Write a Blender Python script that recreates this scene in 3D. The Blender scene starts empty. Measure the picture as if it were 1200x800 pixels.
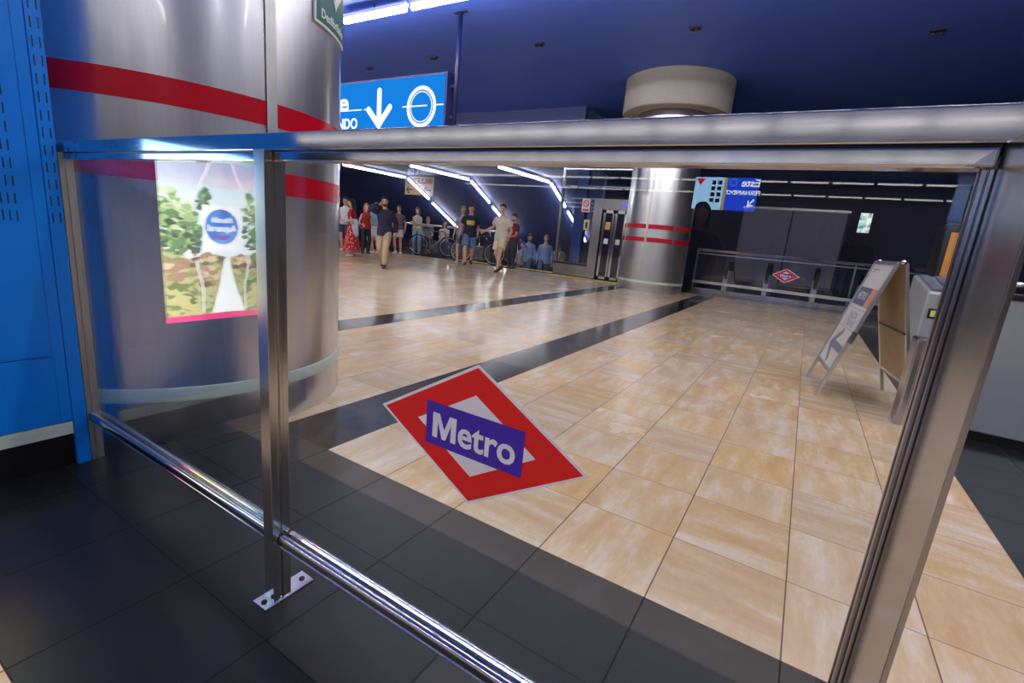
import bpy, math, random
from mathutils import Vector, Matrix
random.seed(7)
PI = math.pi
scene = bpy.context.scene
col = scene.collection

# ------------------------------------------------------------------ helpers
class MB:
    """collects vertices and faces of one mesh"""
    def __init__(self):
        self.v = []; self.f = []; self.m = []
    def add(self, vs, fs, mi=0):
        n = len(self.v)
        self.v += [tuple(p) for p in vs]
        for f in fs:
            self.f.append(tuple(n + i for i in f)); self.m.append(mi)
    def box(self, x0, x1, y0, y1, z0, z1, mi=0):
        vs = [(x0,y0,z0),(x1,y0,z0),(x1,y1,z0),(x0,y1,z0),(x0,y0,z1),(x1,y0,z1),(x1,y1,z1),(x0,y1,z1)]
        self.add(vs, [(0,3,2,1),(4,5,6,7),(0,1,5,4),(1,2,6,5),(2,3,7,6),(3,0,4,7)], mi)
    def prism(self, poly, o, u, v, n, d0, d1, mi=0):
        """polygon poly (2-D) in plane o+u,v, extruded along n from d0 to d1"""
        o, u, v, n = Vector(o), Vector(u), Vector(v), Vector(n)
        k = len(poly)
        vs = [o + u*a + v*b + n*d0 for a, b in poly] + [o + u*a + v*b + n*d1 for a, b in poly]
        fs = [tuple(range(k))[::-1], tuple(range(k, 2*k))]
        fs += [(i, (i+1) % k, k + (i+1) % k, k + i) for i in range(k)]
        self.add(vs, fs, mi)
    def rings(self, rings, cap=True, mi=0, close=True):
        n = len(self.v); k = len(rings[0])
        for r in rings: self.v += [tuple(p) for p in r]
        for i in range(len(rings) - 1):
            for j in range(k if close else k - 1):
                a = n + i*k + j; b = n + i*k + (j+1) % k
                self.f.append((a, b, b + k, a + k)); self.m.append(mi)
        if cap:
            self.f.append(tuple(n + j for j in range(k))[::-1]); self.m.append(mi)
            q = n + (len(rings)-1)*k
            self.f.append(tuple(q + j for j in range(k))); self.m.append(mi)
    def tube(self, pts, rad, seg=10, flat=1.0, ref=None, mi=0):
        """tube through pts; rad a number or list; flat squeezes the second axis"""
        pts = [Vector(p) for p in pts]
        if not isinstance(rad, (list, tuple)): rad = [rad]*len(pts)
        rs = []; prev = None
        for i, p in enumerate(pts):
            t = (pts[min(i+1, len(pts)-1)] - pts[max(i-1, 0)])
            t = t.normalized() if t.length > 1e-9 else Vector((0,0,1))
            if prev is None:
                r = Vector(ref) if ref else (Vector((1,0,0)) if abs(t.x) < .8 else Vector((0,1,0)))
            else: r = prev
            a = (r - t*r.dot(t)).normalized(); prev = a
            b = t.cross(a)
            rs.append([p + (a*math.cos(q) + b*math.sin(q)*flat)*rad[i] for q in [2*PI*s/seg for s in range(seg)]])
        self.rings(rs, mi=mi)
    def lathe(self, c, prof, seg=48, cap=True, mi=0, a0=0, a1=2*PI):
        full = abs(a1 - a0 - 2*PI) < 1e-6
        n = seg if full else seg + 1
        rs = [[(c[0] + r*math.cos(a0 + (a1-a0)*s/seg), c[1] + r*math.sin(a0 + (a1-a0)*s/seg), z) for s in range(n)] for r, z in prof]
        self.rings(rs, cap=cap and full, mi=mi, close=full)
    def ball(self, c, r, seg=12, mi=0, rot=None):
        if not isinstance(r, (tuple, list)): r = (r, r, r)
        rs = []
        for i in range(1, seg//2 + 1):
            a = PI*(i - .5)/(seg//2)
            ring = [Vector((r[0]*math.sin(a)*math.cos(2*PI*j/seg), r[1]*math.sin(a)*math.sin(2*PI*j/seg), -r[2]*math.cos(a))) for j in range(seg)]
            if rot: ring = [rot @ p for p in ring]
            rs.append([Vector(c) + p for p in ring])
        self.rings(rs, mi=mi)
    def mesh(self, name, off=(0,0,0)):
        me = bpy.data.meshes.new(name)
        me.from_pydata([(p[0]-off[0], p[1]-off[1], p[2]-off[2]) for p in self.v], [], self.f)
        me.update()
        return me
    def build(self, name, mats, parent=None, smooth=False, bevel=0, local=False, auto=None):
        off = (0,0,0)
        if parent is not None and not local:
            off = parent.matrix_world.translation if False else world_loc(parent)
        me = self.mesh(name, off)
        if not isinstance(mats, (list, tuple)): mats = [mats]
        for m in mats: me.materials.append(m)
        for p, mi in zip(me.polygons, self.m): p.material_index = mi
        if smooth:
            for p in me.polygons: p.use_smooth = True
        o = bpy.data.objects.new(name, me); col.objects.link(o)
        if parent is not None: o.parent = parent
        if bevel:
            b = o.modifiers.new('bevel', 'BEVEL'); b.width = bevel; b.segments = 2; b.limit_method = 'ANGLE'; b.angle_limit = .6
        if auto is not None:
            set_auto(me, auto)
        return o

def set_auto(me, ang):
    """smooth shading with sharp edges above an angle"""
    for p in me.polygons: p.use_smooth = True
    fn = {}
    for p in me.polygons:
        for k in p.edge_keys: fn.setdefault(k, []).append(p.normal)
    for e in me.edges:
        ns = fn.get(e.key, [])
        if len(ns) != 2 or ns[0].angle(ns[1], 0) > ang: e.use_edge_sharp = True

def world_loc(o):
    v = Vector((0,0,0))
    while o is not None:
        v = v + Vector(o.location); o = o.parent
    return v

def tag(o, label, cat, group=None, kind=None):
    o['label'] = label
    if cat: o['category'] = cat
    if group: o['group'] = group
    if kind: o['kind'] = kind
    return o

def thing(name, label, cat, loc=(0,0,0), rz=0, group=None):
    o = bpy.data.objects.new(name, None); col.objects.link(o)
    o.empty_display_size = .1
    o.location = loc; o.rotation_euler = (0, 0, rz)
    return tag(o, label, cat, group)

def struct(o):
    o['kind'] = 'structure'; return o

def copy_tree(o, parent=None):
    c = o.copy(); col.objects.link(c); c.parent = parent
    for ch in list(o.children): copy_tree(ch, c)
    return c

def text_mesh(body, size, depth=.001, bold=0.0, align='CENTER', xs=1.0, fit=None):
    cu = bpy.data.curves.new('txt', 'FONT')
    cu.body = body; cu.size = size; cu.extrude = depth/2; cu.offset = bold
    cu.align_x = align; cu.align_y = 'CENTER'; cu.resolution_u = 3
    o = bpy.data.objects.new('txt', cu); col.objects.link(o)
    dg = bpy.context.evaluated_depsgraph_get(); dg.update()
    me = bpy.data.meshes.new_from_object(o.evaluated_get(dg))
    bpy.data.objects.remove(o); bpy.data.curves.remove(cu)
    if fit:
        ws = [v.co.x for v in me.vertices]; xs = fit/(max(ws)-min(ws))
    if xs != 1.0:
        for v in me.vertices: v.co.x *= xs
    return me

def text_obj(name, body, size, o3, u, v, mat, parent, depth=.001, bold=0.0, align='CENTER', xs=1.0, fn=None, fit=None):
    """text laid in plane (u right, v up) with centre o3 in world space"""
    me = text_mesh(body, size, depth, bold, align, xs, fit)
    u, v, o3 = Vector(u), Vector(v), Vector(o3); n = u.cross(v)
    off = world_loc(parent)
    for w in me.vertices:
        c = w.co
        p = fn(c.x, c.y, c.z) if fn else o3 + u*c.x + v*c.y + n*c.z
        w.co = Vector(p) - off
    me.materials.clear(); me.materials.append(mat)
    o = bpy.data.objects.new(name, me); col.objects.link(o); o.parent = parent
    return o

# ------------------------------------------------------------------ materials
def lin(c):
    return tuple(((x/255)/12.92 if x/255 <= .04045 else (((x/255)+.055)/1.055)**2.4) for x in c)

def new_mat(name):
    m = bpy.data.materials.new(name); m.use_nodes = True
    nt = m.node_tree; nt.nodes.clear()
    out = nt.nodes.new('ShaderNodeOutputMaterial')
    return m, nt, out

def mat(name, rgb, rough=.5, metal=0.0, var=.06, scale=8.0, stretch=(1,1,1), bump=0.0, spec=.5, coat=0.0, rvar=0.0):
    """principled paint / metal / cloth with a little procedural variation"""
    m, nt, out = new_mat(name)
    N = nt.nodes.new; L = nt.links.new
    b = N('ShaderNodeBsdfPrincipled'); L(b.outputs[0], out.inputs[0])
    c = lin(rgb)
    tc = N('ShaderNodeTexCoord'); mp = N('ShaderNodeMapping'); mp.inputs['Scale'].default_value = stretch
    L(tc.outputs['Object'], mp.inputs['Vector'])
    no = N('ShaderNodeTexNoise'); no.inputs['Scale'].default_value = scale; no.inputs['Detail'].default_value = 4
    L(mp.outputs[0], no.inputs['Vector'])
    mx = N('ShaderNodeMixRGB')
    mx.inputs[1].default_value = (*[max(0, x*(1-var*2)) for x in c], 1)
    mx.inputs[2].default_value = (*[min(1, x*(1+var*2)) for x in c], 1)
    L(no.outputs['Fac'], mx.inputs[0]); L(mx.outputs[0], b.inputs['Base Color'])
    b.inputs['Roughness'].default_value = rough; b.inputs['Metallic'].default_value = metal
    b.inputs['Specular IOR Level'].default_value = spec
    b.inputs['Coat Weight'].default_value = coat; b.inputs['Coat Roughness'].default_value = .06
    if rvar:
        ma = N('ShaderNodeMapRange'); ma.inputs['To Min'].default_value = max(.02, rough-rvar); ma.inputs['To Max'].default_value = rough+rvar
        L(no.outputs['Fac'], ma.inputs['Value']); L(ma.outputs[0], b.inputs['Roughness'])
    if bump:
        bp = N('ShaderNodeBump'); bp.inputs['Strength'].default_value = bump; bp.inputs['Distance'].default_value = .01
        L(no.outputs['Fac'], bp.inputs['Height']); L(bp.outputs[0], b.inputs['Normal'])
    return m

def glow(name, rgb, strength=1.0, raw=None):
    m, nt, out = new_mat(name)
    e = nt.nodes.new('ShaderNodeEmission'); nt.links.new(e.outputs[0], out.inputs[0])
    e.inputs[0].default_value = (*(raw or lin(rgb)), 1); e.inputs[1].default_value = strength
    return m

def glow_noise(name, cols, strength, scale, stretch=(1,1,1), detail=6, rough=.6):
    """backlit print: colours picked by a noise"""
    m, nt, out = new_mat(name)
    N = nt.nodes.new; L = nt.links.new
    e = N('ShaderNodeEmission'); L(e.outputs[0], out.inputs[0]); e.inputs[1].default_value = strength
    tc = N('ShaderNodeTexCoord'); mp = N('ShaderNodeMapping'); mp.inputs['Scale'].default_value = stretch
    L(tc.outputs['Object'], mp.inputs['Vector'])
    no = N('ShaderNodeTexNoise'); no.inputs['Scale'].default_value = scale; no.inputs['Detail'].default_value = detail; no.inputs['Roughness'].default_value = rough
    L(mp.outputs[0], no.inputs['Vector'])
    r = N('ShaderNodeValToRGB'); L(no.outputs['Fac'], r.inputs[0]); L(r.outputs[0], e.inputs[0])
    el = r.color_ramp.elements
    lo, hi = .3, .7
    for i, c in enumerate(cols):
        p = lo + (hi-lo)*i/(len(cols)-1)
        k = el[i] if i < 2 else el.new(p)
        k.position = p; k.color = (*lin(c), 1)
    return m

def glass_mat(name, tint=(1,1,1), boost=1.0):
    """clear pane: Schlick reflection over straight transmission, the same from both sides"""
    m, nt, out = new_mat(name)
    N = nt.nodes.new; L = nt.links.new
    g = N('ShaderNodeNewGeometry')
    d = N('ShaderNodeVectorMath'); d.operation = 'DOT_PRODUCT'
    L(g.outputs['Normal'], d.inputs[0]); L(g.outputs['Incoming'], d.inputs[1])
    a = N('ShaderNodeMath'); a.operation = 'ABSOLUTE'; L(d.outputs['Value'], a.inputs[0])
    s = N('ShaderNodeMath'); s.operation = 'SUBTRACT'; s.inputs[0].default_value = 1; L(a.outputs[0], s.inputs[1])
    p = N('ShaderNodeMath'); p.operation = 'POWER'; L(s.outputs[0], p.inputs[0]); p.inputs[1].default_value = 5
    q = N('ShaderNodeMath'); q.operation = 'MULTIPLY_ADD'; L(p.outputs[0], q.inputs[0]); q.inputs[1].default_value = .957*boost; q.inputs[2].default_value = .043*boost
    q.use_clamp = True
    t = N('ShaderNodeBsdfTransparent'); t.inputs[0].default_value = (*tint, 1)
    gl = N('ShaderNodeBsdfGlossy'); gl.inputs['Roughness'].default_value = 0.0; gl.inputs[0].default_value = (1,1,1,1)
    mx = N('ShaderNodeMixShader'); L(q.outputs[0], mx.inputs[0]); L(t.outputs[0], mx.inputs[1]); L(gl.outputs[0], mx.inputs[2])
    L(mx.outputs[0], out.inputs[0])
    return m

M = {}
M['steel'] = mat('brushed_steel', (172,172,177), .2, 1, .05, 30, (.3,30,30), rvar=.05)
M['steel_post'] = mat('post_steel', (200,198,194), .2, 1, .05, 20)
M['steel_bright'] = mat('polished_steel', (202,202,208), .09, 1, .04, 20, (.5,20,20), rvar=.04)
M['steel_col'] = mat('column_steel', (220,220,224), .31, 1, .05, 10, (6,6,.35), rvar=.04, coat=.8)
M['steel_dark'] = mat('dark_steel', (120,120,124), .3, 1, .06, 20)
M['seam'] = mat('seam_profile_steel', (200,198,194), .4, 1, .05, 20)
M['red_band'] = mat('red_enamel', (190,12,36), .22, 0, .03, 6)
M['pale_band'] = mat('pale_green_strip', (196,212,196), .45, 0, .03, 6)
M['blue_panel'] = mat('blue_enamel', (0,128,232), .3, 0, .03, 5)
M['slot'] = mat('slot_dark', (14,22,60), .6)
M['black'] = mat('black_plastic', (18,18,20), .4)
M['black_matt'] = mat('black_rubber', (12,12,13), .7)
M['ceiling'] = mat('dark_blue_ceiling', (78,112,222), .55, 0, .05, 1.2)
M['navy'] = mat('navy_wall', (84,94,152), .6, 0, .08, 1.0)
M['dark'] = mat('charcoal_wall', (36,40,84), .6, 0, .1, 1.0)
M['lavender'] = mat('pale_lavender_wall', (150,148,175), .6, 0, .05, 1.0)
M['yellow'] = mat('yellow_tactile', (226,196,30), .6, 0, .08, 30)
M['collar'] = mat('grey_plaster_ring', (160,156,150), .8, 0, .05, 20)
M['green_sign'] = mat('green_sign', (10,98,86), .35, 0, .04, 6)
M['white_paint'] = mat('white_paint', (226,226,226), .4, 0, .02, 6)
M['sticker_white'] = mat('sticker_white', (244,244,248), .45, 0, .01, 6)
M['sticker_red'] = mat('sticker_red', (240,14,20), .45, 0, .02, 6)
M['sticker_blue'] = mat('sticker_blue', (64,30,176), .45, 0, .02, 6)
M['glass'] = glass_mat('clear_glass', (.965,.975,.97))
M['glass_far'] = glass_mat('far_glass', (.9,.93,.95))
M['glass_edge'] = mat('green_glass_edge', (120,160,150), .15, 0, .03, 6)
M['tube'] = glow('lamp_tube', (255,250,246), 40)
M['tube_back'] = glow('lamp_tube_back', (255,250,246), 4.5)
M['tube_far'] = glow('shaft_lamp_tube', (250,250,255), 30)
M['alu'] = mat('aluminium', (205,207,210), .3, 1, .04, 20)
M['paper'] = mat('printed_poster_paper', (222,216,204), .35, 0, .03, 4, coat=.3)
M['board'] = mat('fibre_board', (186,160,118), .6, 0, .08, 12)
M['print_grey'] = mat('print_grey', (120,120,128), .5)
M['print_blue'] = mat('print_blue_grey', (88,92,120), .5)
M['print_orange'] = mat('print_orange', (206,140,110), .5)
M['pole'] = mat('pole_dark_blue', (24,32,84), .4, 0, .05, 8)
M['fix'] = mat('fixture_dark', (40,42,60), .5)
M['step'] = mat('escalator_step', (90,92,96), .4, .6, .1, 40)
M['wood'] = mat('bench_stone', (110,108,106), .5, 0, .1, 10)

def floor_material():
    m, nt, out = new_mat('polished_stone_tiles')
    N = nt.nodes.new; L = nt.links.new
    def math_(op, a, b=None, c=None):
        n = N('ShaderNodeMath'); n.operation = op
        for i, x in enumerate((a, b, c)):
            if x is None: continue
            if isinstance(x, (int, float)): n.inputs[i].default_value = x
            else: L(x, n.inputs[i])
        return n.outputs[0]
    g = N('ShaderNodeNewGeometry'); sp = N('ShaderNodeSeparateXYZ'); L(g.outputs['Position'], sp.inputs[0])
    X, Y = sp.outputs[0], sp.outputs[1]
    t = math_('ADD', X, 1.714)
    neg = math_('LESS_THAN', t, 0)
    pitch = math_('MULTIPLY_ADD', neg, .383-.3712, .3712)
    cx = math_('DIVIDE', t, pitch)
    cy = math_('DIVIDE', math_('SUBTRACT', Y, 1.329), .378)
    ix, iy = math_('FLOOR', cx), math_('FLOOR', cy)
    fx, fy = math_('SUBTRACT', cx, ix), math_('SUBTRACT', cy, iy)
    ex = math_('MINIMUM', fx, math_('SUBTRACT', 1, fx)); ey = math_('MINIMUM', fy, math_('SUBTRACT', 1, fy))
    jx = math_('LESS_THAN', ex, .0062); jy = math_('LESS_THAN', ey, .0042)
    joint = math_('MAXIMUM', jx, jy)
    def between(v, a, b):
        return math_('MULTIPLY', math_('GREATER_THAN', v, a-.5), math_('LESS_THAN', v, b+.5))
    dark = between(iy, -3, -1)
    ahead = math_('GREATER_THAN', iy, -.5)
    dark = math_('MAXIMUM', dark, math_('MULTIPLY', between(ix, -1, -1), ahead))
    dark = math_('MAXIMUM', dark, math_('MULTIPLY', between(ix, -6, -6), ahead))
    dark = math_('MAXIMUM', dark, math_('MULTIPLY', math_('GREATER_THAN', ix, 6.5), ahead))
    dark = math_('MAXIMUM', dark, math_('GREATER_THAN', iy, 28.5))
    cell = N('ShaderNodeCombineXYZ'); L(ix, cell.inputs[0]); L(iy, cell.inputs[1])
    wn = N('ShaderNodeTexWhiteNoise'); wn.noise_dimensions = '3D'; L(cell.outputs[0], wn.inputs['Vector'])
    rnd = wn.outputs['Value']
    # veins: per-tile direction
    pos = N('ShaderNodeVectorMath'); pos.operation = 'ADD'
    sc = N('ShaderNodeVectorMath'); sc.operation = 'SCALE'; L(wn.outputs['Color'], sc.inputs[0]); sc.inputs['Scale'].default_value = 40
    L(g.outputs['Position'], pos.inputs[0]); L(sc.outputs[0], pos.inputs[1])
    def noise(scale, stretch, detail=5, rough=.6):
        mp = N('ShaderNodeMapping'); mp.inputs['Scale'].default_value = stretch; L(pos.outputs[0], mp.inputs[0])
        n = N('ShaderNodeTexNoise'); n.inputs['Scale'].default_value = scale; n.inputs['Detail'].default_value = detail; n.inputs['Roughness'].default_value = rough
        L(mp.outputs[0], n.inputs['Vector']); return n.outputs['Fac']
    nA = noise(3.2, (3.2,.7,1)); nB = noise(3.2, (.7,3.2,1)); nC = noise(60, (1,.35,1), 3)
    sel = math_('GREATER_THAN', rnd, .3)
    mixn = N('ShaderNodeMix'); mixn.data_type = 'FLOAT'; L(sel, mixn.inputs[0]); L(nB, mixn.inputs[2]); L(nA, mixn.inputs[3])
    vein = math_('ADD', mixn.outputs[0], math_('MULTIPLY', math_('SUBTRACT', nC, .5), .25))
    r = N('ShaderNodeValToRGB'); L(vein, r.inputs[0])
    el = r.color_ramp.elements
    el[0].position = .28; el[0].color = (*lin((208,168,118)), 1)
    el[1].position = .74; el[1].color = (*lin((232,216,190)), 1)
    k = el.new(.5); k.color = (*lin((219,186,140)), 1)
    hs = N('ShaderNodeHueSaturation'); L(r.outputs[0], hs.inputs['Color'])
    L(math_('MULTIPLY_ADD', rnd, .12, .95), hs.inputs['Value'])
    L(math_('MULTIPLY_ADD', wn.outputs['Color'], .3, .85), hs.inputs['Saturation'])
    dk = N('ShaderNodeMixRGB'); L(noise(14, (1,1,1), 6), dk.inputs[0]); dk.inputs[1].default_value = (*lin((15,15,17)),1); dk.inputs[2].default_value = (*lin((34,35,39)),1)
    m1 = N('ShaderNodeMixRGB'); L(dark, m1.inputs[0]); L(hs.outputs[0], m1.inputs[1]); L(dk.outputs[0], m1.inputs[2])
    jc = N('ShaderNodeMixRGB'); L(dark, jc.inputs[0]); jc.inputs[1].default_value = (*lin((112,88,60)),1); jc.inputs[2].default_value = (*lin((12,12,14)),1)
    m2 = N('ShaderNodeMixRGB'); L(joint, m2.inputs[0]); L(m1.outputs[0], m2.inputs[1]); L(jc.outputs[0], m2.inputs[2])
    b = N('ShaderNodeBsdfPrincipled'); L(b.outputs[0], out.inputs[0])
    L(m2.outputs[0], b.inputs['Base Color'])
    n2 = noise(2.5, (1,1,1), 4)
    rr = math_('ADD', math_('MULTIPLY_ADD', n2, .12, .12), math_('MULTIPLY', rnd, .08)); rr = math_('ADD', rr, math_('MULTIPLY', math_('MULTIPLY', dark, math_('SUBTRACT', 1, ahead)), .12)); rr = math_('SUBTRACT', rr, math_('MULTIPLY', math_('MULTIPLY', dark, ahead), .06))
    L(math_('MAXIMUM', rr, math_('MULTIPLY', joint, .7)), b.inputs['Roughness'])
    bp = N('ShaderNodeBump'); bp.inputs['Strength'].default_value = .35; bp.inputs['Distance'].default_value = .003
    L(math_('SUBTRACT', 1, joint), bp.inputs['Height']); L(bp.outputs[0], b.inputs['Normal'])
    L(math_('SUBTRACT', .5, math_('MULTIPLY', math_('MULTIPLY', dark, math_('SUBTRACT', 1, ahead)), .25)), b.inputs['Specular IOR Level'])
    return m
M['floor'] = floor_material()

# ------------------------------------------------------------------ camera
f_px, pitch, roll, yaw = 558.34, -.2240, .0938, -.5330
EYE = Vector((0, 0, 1.05))
fw = Vector((math.sin(yaw)*math.cos(pitch), math.cos(yaw)*math.cos(pitch), math.sin(pitch)))
rt = Vector((math.cos(yaw), -math.sin(yaw), 0)); up = rt.cross(fw)
r2 = rt*math.cos(roll) + up*math.sin(roll); u2 = up*math.cos(roll) - rt*math.sin(roll)
cam = bpy.data.cameras.new('camera'); cam.sensor_width = 36; cam.lens = 36*f_px/1200
cam.clip_start = .02; cam.clip_end = 200
co = bpy.data.objects.new('camera', cam); col.objects.link(co)
co.matrix_world = Matrix(((r2.x, u2.x, -fw.x, EYE.x), (r2.y, u2.y, -fw.y, EYE.y), (r2.z, u2.z, -fw.z, EYE.z), (0,0,0,1)))
scene.camera = co

# ------------------------------------------------------------------ the setting
CEIL = 4.6
WX0, WX1, WY0, WY1 = -24.0, 9.0, -32.0, 27.0
PIT = (-9.5, -6.3)          # stair opening towards the metro level
b = MB()
def quad(x0, x1, y0, y1, z=0): b.box(x0, x1, y0, y1, z-.2, z)
quad(WX0, WX1, WY0, 13.05)
quad(-18.2, PIT[0], 13.05, 15.2)
quad(PIT[1], -2.9, 13.05, 20)
quad(3.0, WX1, 13.05, 24)
quad(-2.9, 3.0, 13.05, 14.2)
quad(-2.9, 3.0, 21.0, 24)
struct(b.build('floor', M['floor']))
b = MB(); b.box(WX0, WX1, WY0, 13.0, CEIL, CEIL+.2); b.box(-6.0, WX1, 13.0, WY1, CEIL, CEIL+.2)
struct(b.build('ceiling', M['ceiling']))
# lowered and sloping soffit over the escalator shaft
b = MB()
sl = .51
b.box(WX0, -6.0, 12.98, 13.2, 3.12, CEIL)
b.add([(WX0,13.0,3.12),(-6.0,13.0,3.12),(-6.0,16.4,3.12),(WX0,16.4,3.12),(-6.0,27,3.12-10.6*sl),(WX0,27,3.12-10.6*sl),
       (WX0,13.0,3.3),(-6.0,13.0,3.3),(-6.0,16.4,3.3),(WX0,16.4,3.3),(-6.0,27,3.3-10.6*sl),(WX0,27,3.3-10.6*sl)],
      [(0,1,2,3),(3,2,4,5),(6,9,8,7),(9,11,10,8),(0,6,7,1),(5,4,10,11),(1,7,8,2),(2,8,10,4),(0,3,9,6),(3,5,11,9)])
struct(b.build('trim_1', M['navy']))
b = MB(); b.box(WX0-.2, WX0, WY0, WY1, -6, CEIL); struct(b.build('wall_left', M['dark']))
b = MB(); b.box(WX1, WX1+.2, WY0, WY1, -3, CEIL); struct(b.build('wall_right', mat('grey_wall', (128,126,128), .6, 0, .05, 1.0)))
b = MB(); b.box(WX0, WX1, WY1, WY1+.2, -6, CEIL); struct(b.build('wall_far', M['dark']))
b = MB(); b.box(WX0, WX1, WY0-.2, WY0, 0, CEIL); struct(b.build('wall_back', M['lavender']))
b = MB(); b.box(-6.1, -6.0, 15.2, WY1, -6, CEIL); struct(b.build('wall_shaft', M['navy']))
b = MB(); b.box(WX0, -6.0, 13.06, 27, -5.2, -5.0); b.box(-2.9, 3, 14.2, 21, -3.2, -3.0); struct(b.build('floor_lower', M['step']))
b = MB(); b.box(-2.92, -2.9, 14.2, 21, -3, -.2); b.box(3.0, 3.02, 14.2, 21, -3, -.2); b.box(-2.9, 3, 21.0, 21.02, -3, -.2); struct(b.build('wall_opening', M['dark']))

# ------------------------------------------------------------------ lamps
def lamp(loc, label, group, length=1.5, name='ceiling_lamp', m='tube', tilt=None, along='x'):
    r = thing(name, label, 'lamp', loc, 0, group)
    h = MB(); h.box(-length/2, length/2, -.05, .05, .045, .10); h.build('housing', M['white_paint'], r, local=True, bevel=.01)
    h = MB(); h.tube([(-length/2+.02,0,.0),(length/2-.02,0,.0)], .036 if m != 'tube_far' else .030, 10); h.build('lamp_tube', M[m], r, local=True, smooth=True)
    h = MB(); h.tube([(0,0,.10),(0,0,.2)], .012, 6); h.build('stem', M['fix'], r, local=True)
    if along == 'y': r.rotation_euler = (tilt or 0, 0, PI/2)
    return r
first = None; back = None
rows = [(6.35, 'in the ceiling row just in front of the hanging blue sign'), (3.85, 'in the ceiling row just beyond the glass railing'), (1.35, 'in the ceiling row above the glass railing'),
        (-3.65, 'in the first ceiling row behind the viewer'), (-8.65, 'in the second ceiling row behind the viewer'),
        (-13.65, 'in the third ceiling row behind the viewer, mirrored in the glass'), (-18.65, 'in the fourth ceiling row behind the viewer, mirrored in the glass'),
        (-24.3, 'in the fifth ceiling row behind, a thin line in the glass'), (-29.6, 'in the last ceiling row behind, a thin line in the glass')]
for y, txt in rows:
    for i in range(14 if y > -3 else 19):
        x = (-15.05 if y > -3 else -23.05) + 1.6*i
        if y > 6 and x > 5: continue
        if abs(y-1.35) < .1 and abs(x+2.95) < 1.7: continue
        if first is None:
            first = lamp((x, y, CEIL-.2), 'x', 'x'); o = first
        else:
            src = first if y > -8 else back
            o = copy_tree(src) if src else lamp((x, y, CEIL-.2), 'x', 'x', m='tube_back'); o.location = (x, y, CEIL-.2)
            if y < -8 and back is None: back = o
        o['label'] = 'white fluorescent tube lamp ' + txt; o['group'] = 'fluorescent lamps ' + txt.split(',')[0][3:]

def lamp_span(p0, p1, label, src=None):
    p0, p1 = Vector(p0), Vector(p1); c = (p0+p1)/2; d = p1-p0
    o = lamp(c, label, 'lamps over the descending escalators', d.length, 'shaft_lamp', 'tube_far')
    o.rotation_euler = d.to_track_quat('X', 'Z').to_euler()
    return o
for X, nm in ((-15.9, 'left'), (-12.4, 'middle'), (-8.7, 'right')):
    lamp_span((X, 12.95-.0, 2.98), (X, 16.35, 2.98), 'level white strip lamp at the head of the %s chain over the escalators' % nm)
    lamp_span((X, 16.5, 2.94), (X, 17.95, 2.22), 'sloping white strip lamp, upper one of the %s chain going down the shaft' % nm)
    lamp_span((X, 18.2, 2.07), (X, 20.4, .95), 'sloping white strip lamp, lower one of the %s chain going down the shaft' % nm)

# ------------------------------------------------------------------ steel columns
def column(cx, cy, R, label, seams, collar=False):
    r = thing('steel_column', label, 'column', (cx, cy, 0))
    b = MB(); b.lathe((cx,cy), [(R,0),(R,CEIL-.002)], 96); b.build('cladding', M['steel_col'], r, auto=.6)
    for z0, z1 in ((1.12,1.22),(1.41,1.51)):
        b = MB(); b.lathe((cx,cy), [(R-.01,z0),(R+.002,z0),(R+.002,z1),(R-.01,z1)], 96, cap=False); b.build('red_band', M['red_band'], r, auto=.6)
    b = MB(); b.lathe((cx,cy), [(R-.01,.19),(R+.006,.19),(R+.008,.2),(R+.008,.24),(R+.006,.25),(R-.01,.25)], 96, cap=False); b.build('base_strip', M['pale_band'], r, auto=.6)
    for a in seams:
        b = MB(); w = .024/R
        for (p, q) in ((0, 1),):
            b.lathe((cx,cy), [(R-.01,.26),(R+.006,.26),(R+.006,CEIL-.01),(R-.01,CEIL-.01)], 4, cap=False, a0=a-w, a1=a+w)
        b.build('seam_profile', M['seam'], r, auto=.6)
    if collar:
        b = MB(); b.lathe((cx,cy), [(R+.02,3.9),(1.14,3.9),(1.16,3.92),(1.16,CEIL-.003),(R+.02,CEIL-.003)], 64, cap=False); b.build('ceiling_collar', M['collar'], r, auto=.6)
        b = MB(); b.lathe((cx,cy), [(R-.01,3.78),(R+.012,3.78),(R+.012,3.89),(R-.01,3.89)], 64, cap=False); b.build('top_ring', M['steel_bright'], r, auto=.6)
    return r
BC = (-2.95, 1.35); BR = .8
column(BC[0], BC[1], BR, 'large round steel clad column with two red bands close behind the glass railing', [math.radians(1.0), math.radians(121), math.radians(-119)])
column(-3.19, 11.67, .76, 'distant round steel column with two red bands and a wide grey ceiling collar', [math.radians(-92), math.radians(-45), math.radians(-140), math.radians(90)], True)

# curved first-aid sign on the big column
r = thing('defibrillator_sign', 'curved green sign with white border and lettering on the big steel column', 'sign', (BC[0]+BR, BC[1], 1.93))
def oncol(a, z, d): return (BC[0] + (BR+d)*math.cos(a), BC[1] + (BR+d)*math.sin(a), z)
A0, A1 = math.radians(18.5), math.radians(46.5)
def colpatch(a0, a1, z0, z1, d0, d1, n=16):
    b = MB(); rs = []
    for i in range(n+1):
        a = a0 + (a1-a0)*i/n
        rs.append([oncol(a,z0,d0), oncol(a,z0,d1), oncol(a,z1,d1), oncol(a,z1,d0)])
    b.rings(rs); return b
colpatch(A0, A1, 1.932, 2.335, .003, .012).build('white_border', M['white_paint'], r, auto=.6)
colpatch(A0+.014, A1-.014, 1.944, 2.323, .005, .0135).build('green_face', M['green_sign'], r, auto=.6)
am = (A0+A1)/2
text_obj('lettering', 'Desfibrilador', .056, (0,0,0), (1,0,0), (0,0,1), M['white_paint'], r, .001, .0012, fn=lambda x, y, z: oncol(am + x/BR, 1.983 + y, .0142 + z))
hp = []
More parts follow.
